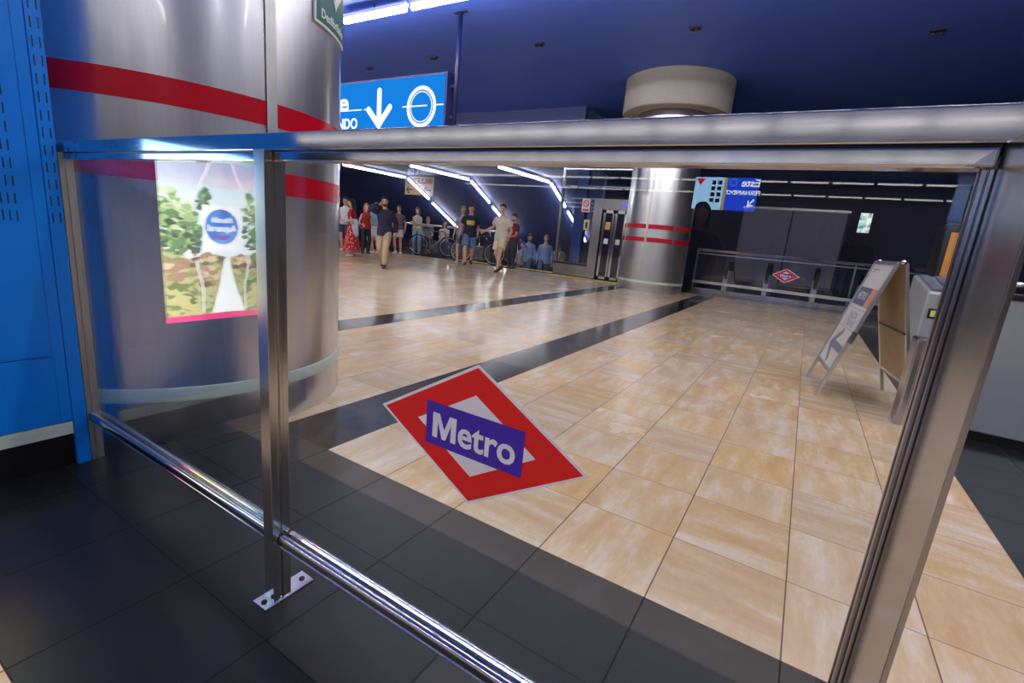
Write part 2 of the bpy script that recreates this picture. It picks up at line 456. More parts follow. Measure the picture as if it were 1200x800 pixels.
for i in range(40):
    t = 2*PI*i/40
    hp.append((16*math.sin(t)**3*.0072, (13*math.cos(t)-5*math.cos(2*t)-2*math.cos(3*t)-math.cos(4*t))*.0072))
bolt = [(.012,.075),(-.03,-.005),(-.004,-.005),(-.018,-.075),(.032,.016),(.006,.016),(.03,.075)]
def colpoly(poly, z0, d0, d1):
    b = MB(); k = len(poly)
    b.add([oncol(am + x/BR, z0+y, d0) for x, y in poly] + [oncol(am + x/BR, z0+y, d1) for x, y in poly],
          [tuple(range(k, 2*k))] + [(i,(i+1)%k,k+(i+1)%k,k+i) for i in range(k)])
    return b
hb = MB()
k = len(hp)
hb.add([oncol(am, 2.15, .0165)] + [oncol(am + x/BR, 2.16+y, .0165) for x, y in hp], [(0, 1+i, 1+(i+1) % k) for i in range(k)])
hb.build('heart_symbol', M['white_paint'], r)
colpoly(bolt, 2.16, .016, .0185).build('bolt_symbol', M['green_sign'], r)

# ------------------------------------------------------------------ glass railing in the foreground
GY = .69
rail = thing('glass_railing', 'steel framed glass railing with a flat handrail crossing the foreground', 'railing', (-1.08, GY, 0))
b = MB(); b.box(-2.38, .62, .670, .716, 1.1785, 1.2155); b.build('handrail', M['steel_bright'], rail, bevel=.0025)
b = MB(); b.box(-2.30, .14, .676, .708, 1.170, 1.1787); b.build('shadow_gap', M['black'], rail)
for x0, x1 in ((-2.296,-1.095),(-1.052,.139)):
    b = MB(); b.box(x0, x1, .670, .702, 1.1555, 1.1755); b.build('glass_clamp', M['steel_bright'], rail, bevel=.003)
    b = MB()
    prof = [(.668,.1815),(.712,.1815),(.7125,.196),(.7115,.2005),(.709,.2035),(.7055,.2053),(.7015,.2058),(.6975,.2050),(.6948,.2025),(.694,.192),(.686,.192),(.6855,.2015),(.6835,.2042),(.680,.2062),(.6755,.2070),(.671,.2060),(.6675,.2035),(.6655,.1995),(.665,.184)]
    b.rings([[(x0, y, z) for y, z in prof], [(x1, y, z) for y, z in prof]])
    b.build('bottom_rail', M['steel_bright'], rail, auto=.5)
    b = MB(); b.box(x0, x1, .6625, .7, .1775, .1812); b.build('bottom_lip', M['steel_bright'], rail, bevel=.0008)
b = MB(); b.box(-2.285, -1.096, GY-.002, GY+.002, .193, 1.157); b.build('glass_pane', M['glass'], rail)
b = MB(); b.box(-1.051, .128, GY-.002, GY+.002, .193, 1.157); b.build('glass_pane', M['glass'], rail)
# middle post: two flat bars and the bolted foot
b = MB(); b.box(-1.0965, -1.0565, .650, .6695, .008, 1.178); b.box(-1.0965, -1.0565, .6765, .701, .008, 1.178); b.box(-1.089,-1.060,.668,.678,.008,1.176)
post = b.build('post', M['steel_post'], rail, bevel=.001)
b = MB(); b.box(-1.110, -1.052, .622, .772, 0, .008); fp = b.build('foot_plate', M['steel_bright'], post, bevel=.0015)
for y in (.637, .752):
    b = MB(); b.lathe((-1.081, y), [(.008,.008),(.008,.0105),(.005,.0128),(0.0005,.0128)], 12); b.build('bolt', M['black'], post, auto=.5)
# post against the blue cabinet
b = MB(); b.box(-2.335, -2.303, .662, .675, .0, 1.178); b.box(-2.335, -2.303, .680, .703, .0, 1.178); b.box(-2.33,-2.308,.673,.682,.0,1.17)
b.build('post', M['seam'], rail, bevel=.001)
# right end post, a wide flat bar standing across the rail
b = MB(); b.box(.141, .1462, .544, .701, .010, 1.1784); post = b.build('post', M['steel'], rail, bevel=.0012)
b = MB(); b.box(.10, .19, .54, .73, 0, .010); b.build('foot_plate', M['steel_bright'], post, bevel=.002)
for y in (.56, .71):
    b = MB(); b.lathe((.12, y), [(.007,.010),(.007,.013),(.0005,.015)], 10); b.build('bolt', M['black'], post, auto=.5)
b = MB(); b.box(.131, .1355, .679, .6845, .19, 1.156); b.box(.1365, .1405, .677, .6835, .19, 1.156); b.box(.131, .1405, .6955, .701, .19, 1.156); b.build('glazing_bead', M['steel'], rail, bevel=.001)

# sticker on the pane
SX, SZ = -.477*.9857, 1.05-.384*.9857
st = thing('logo_sticker', 'red rhombus sticker with a blue bar on the near glass pane', 'sticker', (SX, GY-.006, SZ))
def onglass(poly, d0, d1):
    b = MB(); b.prism(poly, (SX, GY-.002, SZ), (1,0,0), (0,0,1), (0,-1,0), d0, d1); return b
onglass([(0,.141),(-.239,0),(0,-.141),(.235,.002)], .0004, .0010).build('white_edge', M['sticker_white'], st)
onglass([(0,.1345),(-.228,0),(0,-.1345),(.2245,.001)], .0010, .0014).build('red_field', M['sticker_red'], st)
onglass([(0,.0815),(-.137,0),(0,-.0825),(.135,0)], .0014, .0018).build('white_field', M['sticker_white'], st)
onglass([(-.1145,.0435),(.110,.0435),(.110,-.0455),(-.1145,-.0455)], .0018, .0022).build('blue_bar', M['sticker_blue'], st)
mh = .0515; mz = -.0285
onglass([(x-.0975, z+mz) for x, z in ((0,0),(0,mh),(.0165,mh),(.029,.020),(.0415,mh),(.058,mh),(.058,0),(.0455,0),(.0455,.035),(.0335,0),(.0245,0),(.0125,.035),(.0125,0))], .0022, .0026).build('lettering', M['sticker_white'], st)
text_obj('lettering', 'etro', .0775, (SX+.0295, GY-.002-.0024, SZ-.0043), (1,0,0), (0,0,1), M['sticker_white'], st, .0003, .0016, fit=.129)

# ------------------------------------------------------------------ blue cabinet with a backlit screen
PX = -2.30
cab = thing('advertising_cabinet', 'tall bright blue metal cabinet with vent slots at the left edge', 'cabinet', (PX-.1, .2, 0))
b = MB(); b.box(PX-.2, PX-.012, -.26, .655, .132, 2.25); b.build('body', M['blue_panel'], cab, bevel=.004)
b = MB(); b.box(PX-.2, PX, .618, .660, 0, 2.25); b.build('corner_profile', M['blue_panel'], cab, bevel=.003)
b = MB(); b.box(PX-.2, PX, -.26, -.22, 0, 2.25); b.build('corner_profile', M['blue_panel'], cab, bevel=.003)
b = MB(); b.box(PX-.012, PX-.002, .583, .6165, .186, 2.24); b.box(PX-.012, PX-.002, -.2185, -.185, .186, 2.24); b.build('side_fold', M['blue_panel'], cab, bevel=.002)
# front skin round the screen opening
b = MB()
b.box(PX-.012, PX-.003, .425, .5825, .45, 2.24); b.box(PX-.012, PX-.003, -.184, -.025, .45, 2.24)
b.box(PX-.012, PX-.003, -.025, .425, 1.285, 2.24); b.box(PX-.012, PX-.003, -.025, .425, .45, .525)
b.build('front_skin', M['blue_panel'], cab, bevel=.0015)
b = MB(); b.box(PX-.012, PX-.003, -.184, .5825, .186, .447); b.build('access_panel', M['blue_panel'], cab, bevel=.0015)
b = MB(); b.box(PX-.013, PX-.001, -.2195, .6155, .134, .183); b.build('pale_strip', M['pale_band'], cab)
b = MB(); b.box(PX-.18, PX-.02, -.2195, .6175, 0, .131); b.build('plinth', M['black'], cab)
def slots(ys, z0, n, pitch, stag):
    b = MB()
    for j, y in enumerate(ys):
        for i in range(n):
            z = z0 + i*pitch + stag*j
            b.box(PX-.002, PX+.0006, y-.0018, y+.0018, z, z+.034)
    return b

slotmesh = None
for y0, z0, n, xo in ((.629,.935,20,0),(.649,.937,20,0),(.505,.935,7,-.003),(.522,.935,9,-.003),(.539,.935,8,-.003)):
    for i in range(n):
        if slotmesh is None:
            b = MB(); b.box(-.002,.0006,-.0018,.0018,0,.034); slotmesh = b.build('vent_slot', M['slot'], cab, local=True)
            o = slotmesh
        else:
            o = slotmesh.copy(); col.objects.link(o); o.parent = cab
        o.location = (xo+.1, y0-.2, z0+i*.0565)
# backlit advertisement, reflected in the glass
E_AD = 6.0
scr = thing('backlit_advert', 'backlit waterfall and bottle advert on the blue cabinet, mirrored in the glass', 'screen', (PX-.002, .2, .9))
NRM, UU, VV = (1,0,0), (0,1,0), (0,0,1)
def sheet(poly, d, name, m):
    b = MB(); b.prism(poly, (PX-.010, 0, 0), UU, VV, NRM, d, d+.0005); return b.build(name, m, scr)
def rect(y0, y1, z0, z1): return [(y0,z0),(y1,z0),(y1,z1),(y0,z1)]
def blob(cy, cz, ry, rz, n=28, j=.18, seed=1):
    rd = random.Random(seed); return [(cy + ry*math.cos(2*PI*i/n)*(1+rd.uniform(-j,j)), cz + rz*math.sin(2*PI*i/n)*(1+rd.uniform(-j,j))) for i in range(n)]
b = MB(); b.box(PX-.0115, PX-.010, -.02, .42, .528, 1.282); b.build('backing', M['black'], scr)
def sky_print():
    m, nt, out = new_mat('print_sky'); N = nt.nodes.new; L = nt.links.new
    e = N('ShaderNodeEmission'); L(e.outputs[0], out.inputs[0]); e.inputs[1].default_value = E_AD
    tc = N('ShaderNodeTexCoord'); sp = N('ShaderNodeSeparateXYZ'); L(tc.outputs['Object'], sp.inputs[0])
    no = N('ShaderNodeTexNoise'); no.inputs['Scale'].default_value = 9; no.inputs['Detail'].default_value = 5; L(tc.outputs['Object'], no.inputs['Vector'])
    mr = N('ShaderNodeMapRange'); mr.inputs['From Min'].default_value = .38; mr.inputs['From Max'].default_value = .10; L(sp.outputs[2], mr.inputs['Value'])
    ad = N('ShaderNodeMath'); ad.operation = 'MULTIPLY_ADD'; L(no.outputs['Fac'], ad.inputs[0]); ad.inputs[1].default_value = .5; L(mr.outputs[0], ad.inputs[2])
    r = N('ShaderNodeValToRGB'); L(ad.outputs[0], r.inputs[0]); r.color_ramp.elements[0].position = .2; r.color_ramp.elements[0].color = (*lin((88,156,214)),1)
    r.color_ramp.elements[1].position = 1.1; r.color_ramp.elements[1].color = (*lin((226,240,246)),1); L(r.outputs[0], e.inputs[0]); return m
sky = sky_print()
scrub = glow_noise('print_scrub', [(84,104,70),(136,150,92),(196,194,136),(150,126,98)], E_AD, 34, (1,1,1.3), 5)
rocks = glow_noise('print_rocks', [(90,70,56),(170,136,108),(214,190,150),(120,124,96)], E_AD, 40, (1,1,2.2), 5)
water = glow_noise('print_water', [(214,222,226),(244,247,250),(255,255,255)], E_AD, 60, (4,4,.5), 3)
greens = [glow('print_leaf_dark', (52,92,64), E_AD), glow('print_leaf_mid', (98,138,84), E_AD), glow('print_leaf_light', (158,186,120), E_AD), glow('print_leaf_pale', (206,220,176), E_AD)]
browns = [glow('print_rock_dark', (110,86,70), E_AD), glow('print_rock_mid', (168,132,104), E_AD), glow('print_rock_light', (214,194,164), E_AD)]
golds = [glow('print_bush_olive', (120,132,84), E_AD), glow('print_bush_gold', (196,192,130), E_AD), glow('print_bush_green', (92,124,66), E_AD)]
sheet(rect(-.015,.415,.53,1.275), .0005, 'printed_sky', sky)
sheet([(-.015,.53),(.415,.53),(.415,.86),(.30,.80),(.2,.83),(.1,.80),(-.015,.85)], .0008, 'printed_scrub', scrub)
rdm = random.Random(5)
def cluster(name, shapes, mats, n, r0, r1, d):
    b = MB()
    for i in range(n):
        cy, cz, ry, rz = rdm.choices(shapes, [s[2]*s[3] for s in shapes])[0]
        a, q = rdm.uniform(0,2*PI), math.sqrt(rdm.random())
        y, z, rr = cy+ry*q*math.cos(a), cz+rz*q*math.sin(a), rdm.uniform(r0,r1)
        poly = [(min(.415,max(-.015,yy)), max(.556, zz)) for yy, zz in blob(y, z, rr*1.2, rr*.8, 9, .35, rdm.random())]
        hi = (z-cz)/rz*.6 + rdm.uniform(-.6,.6)
        b.prism(poly, (PX-.010,0,0), UU, VV, NRM, d + i*.0000035, d + i*.0000035+.000003, min(len(mats)-1, max(0, int((hi+1)/2*len(mats)))))
    return b.build(name, mats, scr)
cluster('printed_trees', [(.385,1.0,.05,.11),(.33,.965,.06,.09),(.36,.89,.06,.07),(.29,.93,.035,.09)], greens, 260, .008, .018, .0010)
cluster('printed_trees', [(.236,1.07,.022,.045),(.262,1.05,.02,.03)], greens[:2], 50, .005, .011, .0020)
cluster('printed_trees', [(.035,.98,.035,.13),(.01,.9,.03,.12)], greens[:3], 130, .006, .014, .0020)
cluster('printed_bushes', [(.37,.66,.05,.09),(.33,.60,.07,.05),(.02,.64,.05,.07)], golds, 150, .008, .018, .0012)
cluster('printed_rocks', [(.27,.80,.09,.03),(.07,.79,.07,.035),(.37,.76,.04,.05),(.24,.72,.04,.05)], browns, 120, .008, .018, .0018)
sheet([(.075,.56),(.225,.56),(.185,.70),(.165,.80),(.15,.82),(.14,.80),(.12,.70)], .0034, 'printed_waterfall', water)
# bottle outline
def strip(pts, w, d, name, m):
    b = MB()
    for i in range(len(pts)-1):
        a, c = Vector((*pts[i],0)), Vector((*pts[i+1],0)); t = (c-a).normalized(); n = Vector((-t.y,t.x,0))*w
        b.prism([(a+n)[:2],(a-n)[:2],(c-n)[:2],(c+n)[:2]], (PX-.010,0,0), UU, VV, NRM, d, d+.0004)
    return b.build(name, m, scr)
edge = glow('print_bottle_edge', (236,246,250), E_AD)
strip([(.265,.565),(.262,.68),(.278,.76),(.285,.80)], .003, .0036, 'bottle_outline', edge)
strip([(.07,.565),(.072,.68),(.055,.76),(.05,.80)], .003, .0036, 'bottle_outline', edge)
strip([(.29,1.04),(.26,1.12),(.225,1.19),(.205,1.24),(.2,1.27)], .004, .0036, 'bottle_outline', edge)
strip([(.04,1.04),(.07,1.12),(.10,1.19),(.115,1.24),(.12,1.27)], .004, .0036, 'bottle_outline', edge)
sheet(rect(.082,.250,.845,1.045), .0040, 'bottle_label', glow('print_label', (246,248,252), E_AD))
circ = [(.168+.074*math.cos(2*PI*i/40), .953+.078*math.sin(2*PI*i/40)) for i in range(40)]
sheet(circ, .0046, 'label_disc', glow_noise('print_disc', [(40,90,200),(70,140,225),(120,190,240)], E_AD*.9, 9, (1,1,1), 2))
wt = glow('print_white', (255,255,255), E_AD)
text_obj('lettering', 'Nestl\u00e9', .034, (PX-.0046, .168, .982), UU, VV, wt, scr, .0004, .0008)
text_obj('lettering', 'Aquarel', .040, (PX-.0046, .168, .945), UU, VV, wt, scr, .0004, .001)
sheet([(.21,.915),(.125,.915),(.15,.895),(.19,.895)], .0050, 'label_motif', glow('print_violet', (150,90,200), E_AD*.8))
sheet(rect(-.015,.415,.53,.556), .0042, 'pink_footer', glow('print_pink', (232,40,130), E_AD))

# ------------------------------------------------------------------ hanging direction sign
SY = 7.0
sg = thing('hanging_sign', 'large backlit blue direction sign with white arrow and ring below the ceiling', 'sign', (-8, SY+.1, 2.76))
b = MB(); b.box(-10.4, -5.93, SY+.012, SY+.22, 2.74, 3.66); b.build('sign_box', M['pole'], sg, bevel=.01)
b = MB(); b.box(-10.36, -5.965, SY, SY+.014, 2.77, 3.62); b.build('lit_face', glow('sign_blue_light', (22,122,214), 1.15), sg)
sw = glow('sign_white_light', (245,250,255), 1.35)
def onsign(poly, name, d=.002): 
    b = MB(); b.prism(poly, (0, SY, 0), (1,0,0), (0,0,1), (0,-1,0), d, d+.002); return b.build(name, sw, sg)
def stroke(p, q, w, n=8):
    p, q = Vector((*p,0)), Vector((*q,0)); t = (q-p).normalized(); a0 = math.atan2(t.y, t.x)
    return [((q.x + w*math.cos(a0 - PI/2 + PI*i/n)), (q.y + w*math.sin(a0 - PI/2 + PI*i/n))) for i in range(n+1)] + \
           [((p.x + w*math.cos(a0 + PI/2 + PI*i/n)), (p.y + w*math.sin(a0 + PI/2 + PI*i/n))) for i in range(n+1)]
onsign(stroke((-7.57,3.44),(-7.57,2.83), .058), 'arrow_shaft')
onsign(stroke((-7.86,3.12),(-7.57,2.83), .058), 'arrow_barb', .0045); onsign(stroke((-7.28,3.14),(-7.57,2.83), .058), 'arrow_barb', .007)
def ring(cx, cz, r0, r1, name):
    b = MB(); n = 48
    for i in range(n):
        a, c = 2*PI*i/n, 2*PI*(i+1)/n
        b.prism([(cx+r0*math.cos(a),cz+r0*math.sin(a)),(cx+r1*math.cos(a),cz+r1*math.sin(a)),(cx+r1*math.cos(c),cz+r1*math.sin(c)),(cx+r0*math.cos(c),cz+r0*math.sin(c))], (0,SY,0), (1,0,0),(0,0,1),(0,-1,0), .002, .004)
    return b.build(name, sw, sg)
ring(-6.495, 3.11, .285, .35, 'ring_symbol'); ring(-6.495, 3.11, .245, .26, 'ring_symbol')
for x0, x1 in ((-8.9,-8.05),(-7.98,-7.8),(-6.95,-6.35),(-6.15,-5.97)):
    onsign([(x0,3.115),(x1,3.115),(x1,3.135),(x0,3.135)], 'thin_line', .009)
text_obj('lettering', 'Este', .46, (-9.0, SY-.002, 3.27), (1,0,0), (0,0,1), sw, sg, .003, .012, fit=1.1)
text_obj('lettering', 'FERNANDO', .275, (-8.86, SY-.002, 2.87), (1,0,0), (0,0,1), sw, sg, .003, .006, fit=1.36)
for x in (-5.82, -10.55):
    b = MB(); b.tube([(x, SY+.13, 2.66),(x, SY+.13, CEIL)], .042, 12); b.build('hanging_pole', M['pole'], sg, smooth=True)
    s = 1 if x > -8 else -1
    b = MB(); b.box(min(x, x-s*.12), max(x, x-s*.12), SY+.1, SY+.16, 3.42, 3.47); b.box(min(x, x-s*.12), max(x, x-s*.12), SY+.1, SY+.16, 2.92, 2.97); b.build('bracket', M['pole'], sg)
    b = MB(); b.box(x-.13, x+.13, SY+.09, SY+.17, CEIL-.012, CEIL); b.build('ceiling_plate', M['fix'], sg)

# signs standing behind the viewer, seen mirrored in the glass
ms = thing('ticket_sales_sign', 'yellow ticket sales sign with black arrows, mirrored in the glass', 'sign', (-11.98, -11.6, 2.0))
SB = -11.6
b = MB(); b.box(-12.66, -11.30, SB-.14, SB-.01, 1.98, 2.92); b.build('sign_box', M['pole'], ms, bevel=.01)
b = MB(); b.box(-12.63, -11.33, SB-.012, SB, 2.02, 2.62); b.build('yellow_face', glow('sign_yellow_light', (226,190,120), 5.0), ms)
dkm = M['black']; bw = glow('sign_blue_white_light', (200,215,255), 6)
U2, V2 = (-1,0,0), (0,0,1)
text_obj('lettering', 'VENTA DE', .26, (-11.95, SB+.002, 2.77), U2, V2, bw, ms, .003, .006, fit=1.2)
text_obj('lettering', 'BILLETES', .25, (-11.98, SB+.002, 2.48), U2, V2, dkm, ms, .003, .006, fit=1.2)
for x in (-12.4, -11.6):
    b = MB()
    for e0, e1 in (((x-.15,2.19),(x+.15,2.19)),((x-.15,2.19),(x-.05,2.29)),((x-.15,2.19),(x-.05,2.09))):
        b.prism(stroke((-e0[0],e0[1]),(-e1[0],e1[1]),.024), (0,SB,0), U2, V2, (0,1,0), .002, .004)
    b.build('arrow_symbol', dkm, ms)
b = MB(); b.tube([(-12.5,SB-.07,2.92),(-12.5,SB-.07,CEIL)], .03, 8); b.tube([(-11.45,SB-.07,2.92),(-11.45,SB-.07,CEIL)], .03, 8); b.build('hanging_pole', M['pole'], ms)

mb = thing('exit_map_sign', 'light blue and dark blue hanging sign, mirrored in the glass beside the column', 'sign', (-2.3, -12.6, 2.2))
SC = -12.6
b = MB(); b.box(-3.02, -1.42, SC-.14, SC-.01, 2.1, 2.98); b.build('sign_box', M['pole'], mb, bevel=.01)
b = MB(); b.box(-3.0, -2.27, SC-.012, SC, 2.13, 2.95); b.build('light_blue_face', glow('sign_pale_blue_light', (160,205,245), 8), mb)
b = MB(); b.box(-2.27, -2.19, SC-.012, SC, 2.13, 2.95); b.build('divider', glow('sign_tan_light', (190,170,130), 5), mb)
b = MB(); b.box(-2.19, -1.44, SC-.012, SC, 2.13, 2.95); b.build('dark_blue_face', glow('sign_deep_blue_light', (30,70,215), 8), mb)
for i in range(4):
    for j in range(2):
        b = MB(); x, z = -2.52+j*.15, 2.82-i*.15; b.box(x-.05, x+.05, SC, SC+.004, z-.05, z+.05); b.build('icon_square', M['slot'], mb, bevel=.012)
b = MB(); b.prism([(-2.98,2.92),(-2.74,2.92),(-2.86,2.74)], (0,SC,0), (1,0,0),(0,0,1),(0,1,0), .0, .004); b.build('red_mark', glow('sign_red_light', (220,30,60), 6), mb)
sw2 = glow('sign_white_far_light', (240,246,255), 8)
text_obj('lettering', 'Este', .26, (-1.63, SC+.002, 2.82), U2, V2, sw2, mb, .003, .006)
text_obj('lettering', 'FERNANDO', .15, (-1.78, SC+.002, 2.58), U2, V2, sw2, mb, .003, .004)
b = MB(); 
for p, q in (((1.50,2.42),(1.62,2.26)),((1.62,2.26),(1.62,2.38)),((1.62,2.26),(1.51,2.28))):
    b.prism(stroke(p, q, .018), (0,SC,0), U2, V2, (0,1,0), .002, .004)
b.build('arrow_symbol', sw2, mb)
b = MB(); n = 24
for i in range(n):
    a, c = 2*PI*i/n, 2*PI*(i+1)/n
    b.prism([(2.05+.075*math.cos(a),2.84+.075*math.sin(a)),(2.05+.1*math.cos(a),2.84+.1*math.sin(a)),(2.05+.1*math.cos(c),2.84+.1*math.sin(c)),(2.05+.075*math.cos(c),2.84+.075*math.sin(c))], (0,SC,0), U2, V2, (0,1,0), .002, .004)
b.build('ring_symbol', glow('sign_ring_light', (70,130,245), 8), mb)
b = MB(); b.tube([(-2.9,SC-.07,2.98),(-2.9,SC-.07,CEIL)], .03, 8); b.tube([(-1.5,SC-.07,2.98),(-1.5,SC-.07,CEIL)], .03, 8); b.build('hanging_pole', M['pole'], mb)

# small fixtures on the blue ceiling
for (x, y), lb in zip(((-7.79,8.71),(-5.17,8.73),(-9.89,8.80),(-2.32,8.90),(.98,10.07)),
        ('right of the hanging pole', 'between the pole and the distant column', 'above the lit blue sign', 'just above the column collar', 'at the upper right of the ceiling')):
    t = thing('ceiling_fixture', 'small dark ceiling fixture ' + lb, 'ceiling fixture', (x, y, CEIL), 0, 'small fixtures on the blue ceiling')
    b = MB(); b.box(-.1,.1,-.05,.05,-.02,0); b.build('base_plate', M['fix'], t, local=True, bevel=.006)
    b = MB(); b.lathe((-.05,0), [(.02,-.02),(.035,-.06),(.03,-.07)], 12); b.lathe((.05,0), [(.02,-.02),(.035,-.06),(.03,-.07)], 12); b.build('heads', M['steel_dark'], t, local=True, auto=.6)
# ------------------------------------------------------------------ far glass railing on the right
fr = thing('glass_railing', 'distant glass railing with steel handrail right of the far column', 'railing', (0, 13.0, 0))
b = MB(); b.box(-2.45, 3.2, 12.95, 13.05, 1.03, 1.10); b.build('handrail', M['steel_bright'], fr, bevel=.006)
b = MB(); b.box(-2.45, 3.2, 12.98, 13.02, .965, .995); b.build('glass_clamp', M['steel'], fr)
b = MB(); b.box(-2.45, 3.2, 12.95, 13.05, .23, .30); b.build('bottom_rail', M['seam'], fr, bevel=.006)
b = MB(); b.box(-2.45, 3.2, 12.88, 13.1, 0, .06); b.box(-2.45,3.2,12.92,13.08,.06,.12); b.build('kerb', M['steel'], fr, bevel=.006)
for x0, x1 in ((-2.40,.86),(.94,3.15)):
    b = MB(); b.box(x0, x1, 12.994, 13.006, .29, .97); b.build('glass_pane', M['glass_far'], fr)
for x in (-2.43, .90, 3.18):
    b = MB(); b.box(x-.02, x+.02, 12.955, 13.045, .06, 1.04); b.build('post', M['steel'], fr)
fs = thing('logo_sticker', 'small red rhombus sticker on the distant glass railing', 'sticker', (-.40, 12.99, .645))
def onfar(poly, d0, d1): 
    b = MB(); b.prism(poly, (-.40,12.993,.645), (1,0,0),(0,0,1),(0,-1,0), d0, d1); return b
onfar([(0,.17),(-.29,0),(0,-.17),(.29,0)], .0005, .0015).build('white_edge', M['sticker_white'], fs)
onfar([(0,.155),(-.265,0),(0,-.155),(.265,0)], .0015, .0025).build('red_field', M['sticker_red'], fs)
onfar([(0,.095),(-.16,0),(0,-.095),(.16,0)], .0025, .0035).build('white_field', M['sticker_white'], fs)
onfar([(-.14,.05),(.14,.05),(.14,-.05),(-.14,-.05)], .0035, .0045).build('blue_bar', M['sticker_blue'], fs)
text_obj('lettering', 'Metro', .095, (-.40, 12.993-.005, .643), (1,0,0), (0,0,1), M['sticker_white'], fs, .001, .002)

# escalators going down beyond the far railing
def escalator(x, y0, y1, label, drop=2.9):
    e = thing('escalator', label, 'escalator', (x, y0, 0))
    n = 14; rise = drop/n; run = (y1-y0)/n
    b = MB()
    for i in range(n): b.box(x-.42, x+.42, y0+.2+i*run, y0+.2+(i+1.05)*run, -drop, -(i+1)*rise+.12)
    b.build('steps', M['step'], e)
    for s in (-1, 1):
        xs = x + s*.5
        b = MB(); b.add([(xs-.06,y0-.5,0),(xs+.06,y0-.5,0),(xs+.06,y0-.5,.55),(xs-.06,y0-.5,.55),
                         (xs-.06,y0+.4,.0),(xs+.06,y0+.4,.0),(xs+.06,y0+.4,.55),(xs-.06,y0+.4,.55),
                         (xs-.06,y1,-drop),(xs+.06,y1,-drop),(xs+.06,y1,-drop+.7),(xs-.06,y1,-drop+.7)],
                        [(0,3,2,1),(0,1,5,4),(1,2,6,5),(2,3,7,6),(3,0,4,7),(4,5,9,8),(5,6,10,9),(6,7,11,10),(7,4,8,11),(8,9,10,11)])
        b.build('side_panel', M['white_paint'], e)
        b = MB(); b.tube([(xs,y0-.45,.35),(xs,y0-.62,.5),(xs,y0-.62,.72),(xs,y0-.45,.85),(xs,y0+.3,.85),(xs,y1,-drop+1.0)], .045, 10); b.build('handrail', M['black'], e, smooth=True)
    return e
escalator(-1.35, 14.8, 19.8, 'escalator with white sides beyond the far railing, left one beside the steel column')
escalator(.75, 14.8, 19.8, 'escalator with white sides beyond the far railing, right one')

# wide stair up which people arrive
sx0, sx1 = PIT[0]+.05, PIT[1]-.05
stt = thing('staircase', 'wide dark staircase coming up behind the yellow line', 'staircase', ((sx0+sx1)/2, 13.1, 0))
b = MB()
for i in range(24): b.box(sx0, sx1, 13.07+i*.3, 13.07+(i+1)*.3+.01, -5.0, -.16*(i+1))
b.build('steps', M['step'], stt)
for x in (sx0+.06, (sx0+sx1)/2, sx1-.06):
    b = MB(); b.tube([(x,13.2,-.2),(x,13.2,.78),(x,13.35,.85),(x,19.0,.85-5.65*.533)], .022, 8)
    b.tube([(x,16.2,-1.5),(x,16.2,-.66)], .018, 8); b.build('handrail', M['steel_bright'], stt, smooth=True)
# yellow lines on the floor
for x0, x1, y0, y1, lb in ((-9.9,-6.33,12.66,13.0,'yellow warning strip along the top of the staircase'),(-6.1,-3.9,12.0,12.36,'yellow warning strip in front of the lift door')):
    b = MB(); b.box(x0, x1, y0, y1, 0, .006); tag(b.build('tactile_strip', M['yellow']), lb, 'floor strip')

# ------------------------------------------------------------------ lift
lf = thing('lift', 'steel and glass lift with narrow glazed doors left of the distant column', 'lift', (-5, 12.7, 0))
b = MB(); b.box(-5.24,-4.98,12.56,12.80,0,2.16); b.build('door_jamb', M['steel'], lf, bevel=.008)
b = MB(); b.box(-3.98,-3.72,12.56,12.80,0,2.16); b.build('door_jamb', M['steel'], lf, bevel=.008)
b = MB(); b.box(-4.98,-3.98,12.58,12.80,1.87,2.16); b.build('door_header', M['steel'], lf, bevel=.006)
b = MB(); b.box(-4.45,-4.25,12.572,12.58,1.98,2.05); b.build('floor_display', glow('display_violet', (90,70,230), 2.0), lf)
for x0, x1 in ((-4.95,-4.64),(-4.62,-4.31),(-4.29,-3.99)):
    b = MB()
    b.box(x0,x0+.07,12.62,12.66,.02,1.87); b.box(x1-.05,x1,12.62,12.66,.02,1.87); b.box(x0,x1,12.62,12.66,.02,.10); b.box(x0,x1,12.62,12.66,1.79,1.87)
    d = b.build('door_leaf', M['steel_bright'], lf)
    b = MB(); b.box(x0+.07,x1-.05,12.635,12.645,.10,1.79); b.build('door_glass', M['glass_far'], d)
    b = MB(); b.box(x0+.10,x1-.09,12.615,12.62,.98,1.12); b.build('door_notice', M['white_paint'], d)
b = MB(); b.box(-4.86,-4.72,12.61,12.616,1.36,1.56); b.build('yellow_notice', mat('notice_yellow',(226,190,110),.5), lf)
b = MB(); b.box(-5.22,-3.74,14.2,14.25,0,2.1); b.build('car_back', M['dark'], lf)
b = MB(); b.box(-6.28,-5.24,12.58,12.82,0,.32); b.build('low_wall', M['steel'], lf, bevel=.006)
b = MB(); b.box(-6.30,-5.23,12.55,12.85,.32,.37); b.build('sill', M['black'], lf, bevel=.006)
b = MB(); b.box(-6.24,-5.28,12.66,12.672,.37,2.9); b.build('glass_pane', M['glass_far'], lf)
b = MB(); b.box(-5.24,-3.75,12.66,12.672,2.16,2.9); b.build('glass_pane', M['glass_far'], lf)
b = MB(); b.box(-6.27,-6.258,12.8,14.2,.37,2.9); b.build('glass_pane', M['glass_far'], lf)
b = MB(); b.box(-6.29,-6.22,12.62,12.70,.37,2.95); b.build('corner_mullion', M['steel'], lf)
b = MB(); b.box(-5.98,-5.66,12.95,13.15,.02,3.0); b.build('blue_guide_post', mat('guide_blue',(30,70,140),.35), lf)
for z in (2.12, 2.45, 2.9):
    b = MB(); b.box(-6.28,-3.74,12.64,12.70,z,z+.03); b.build('transom', M['steel'], lf)
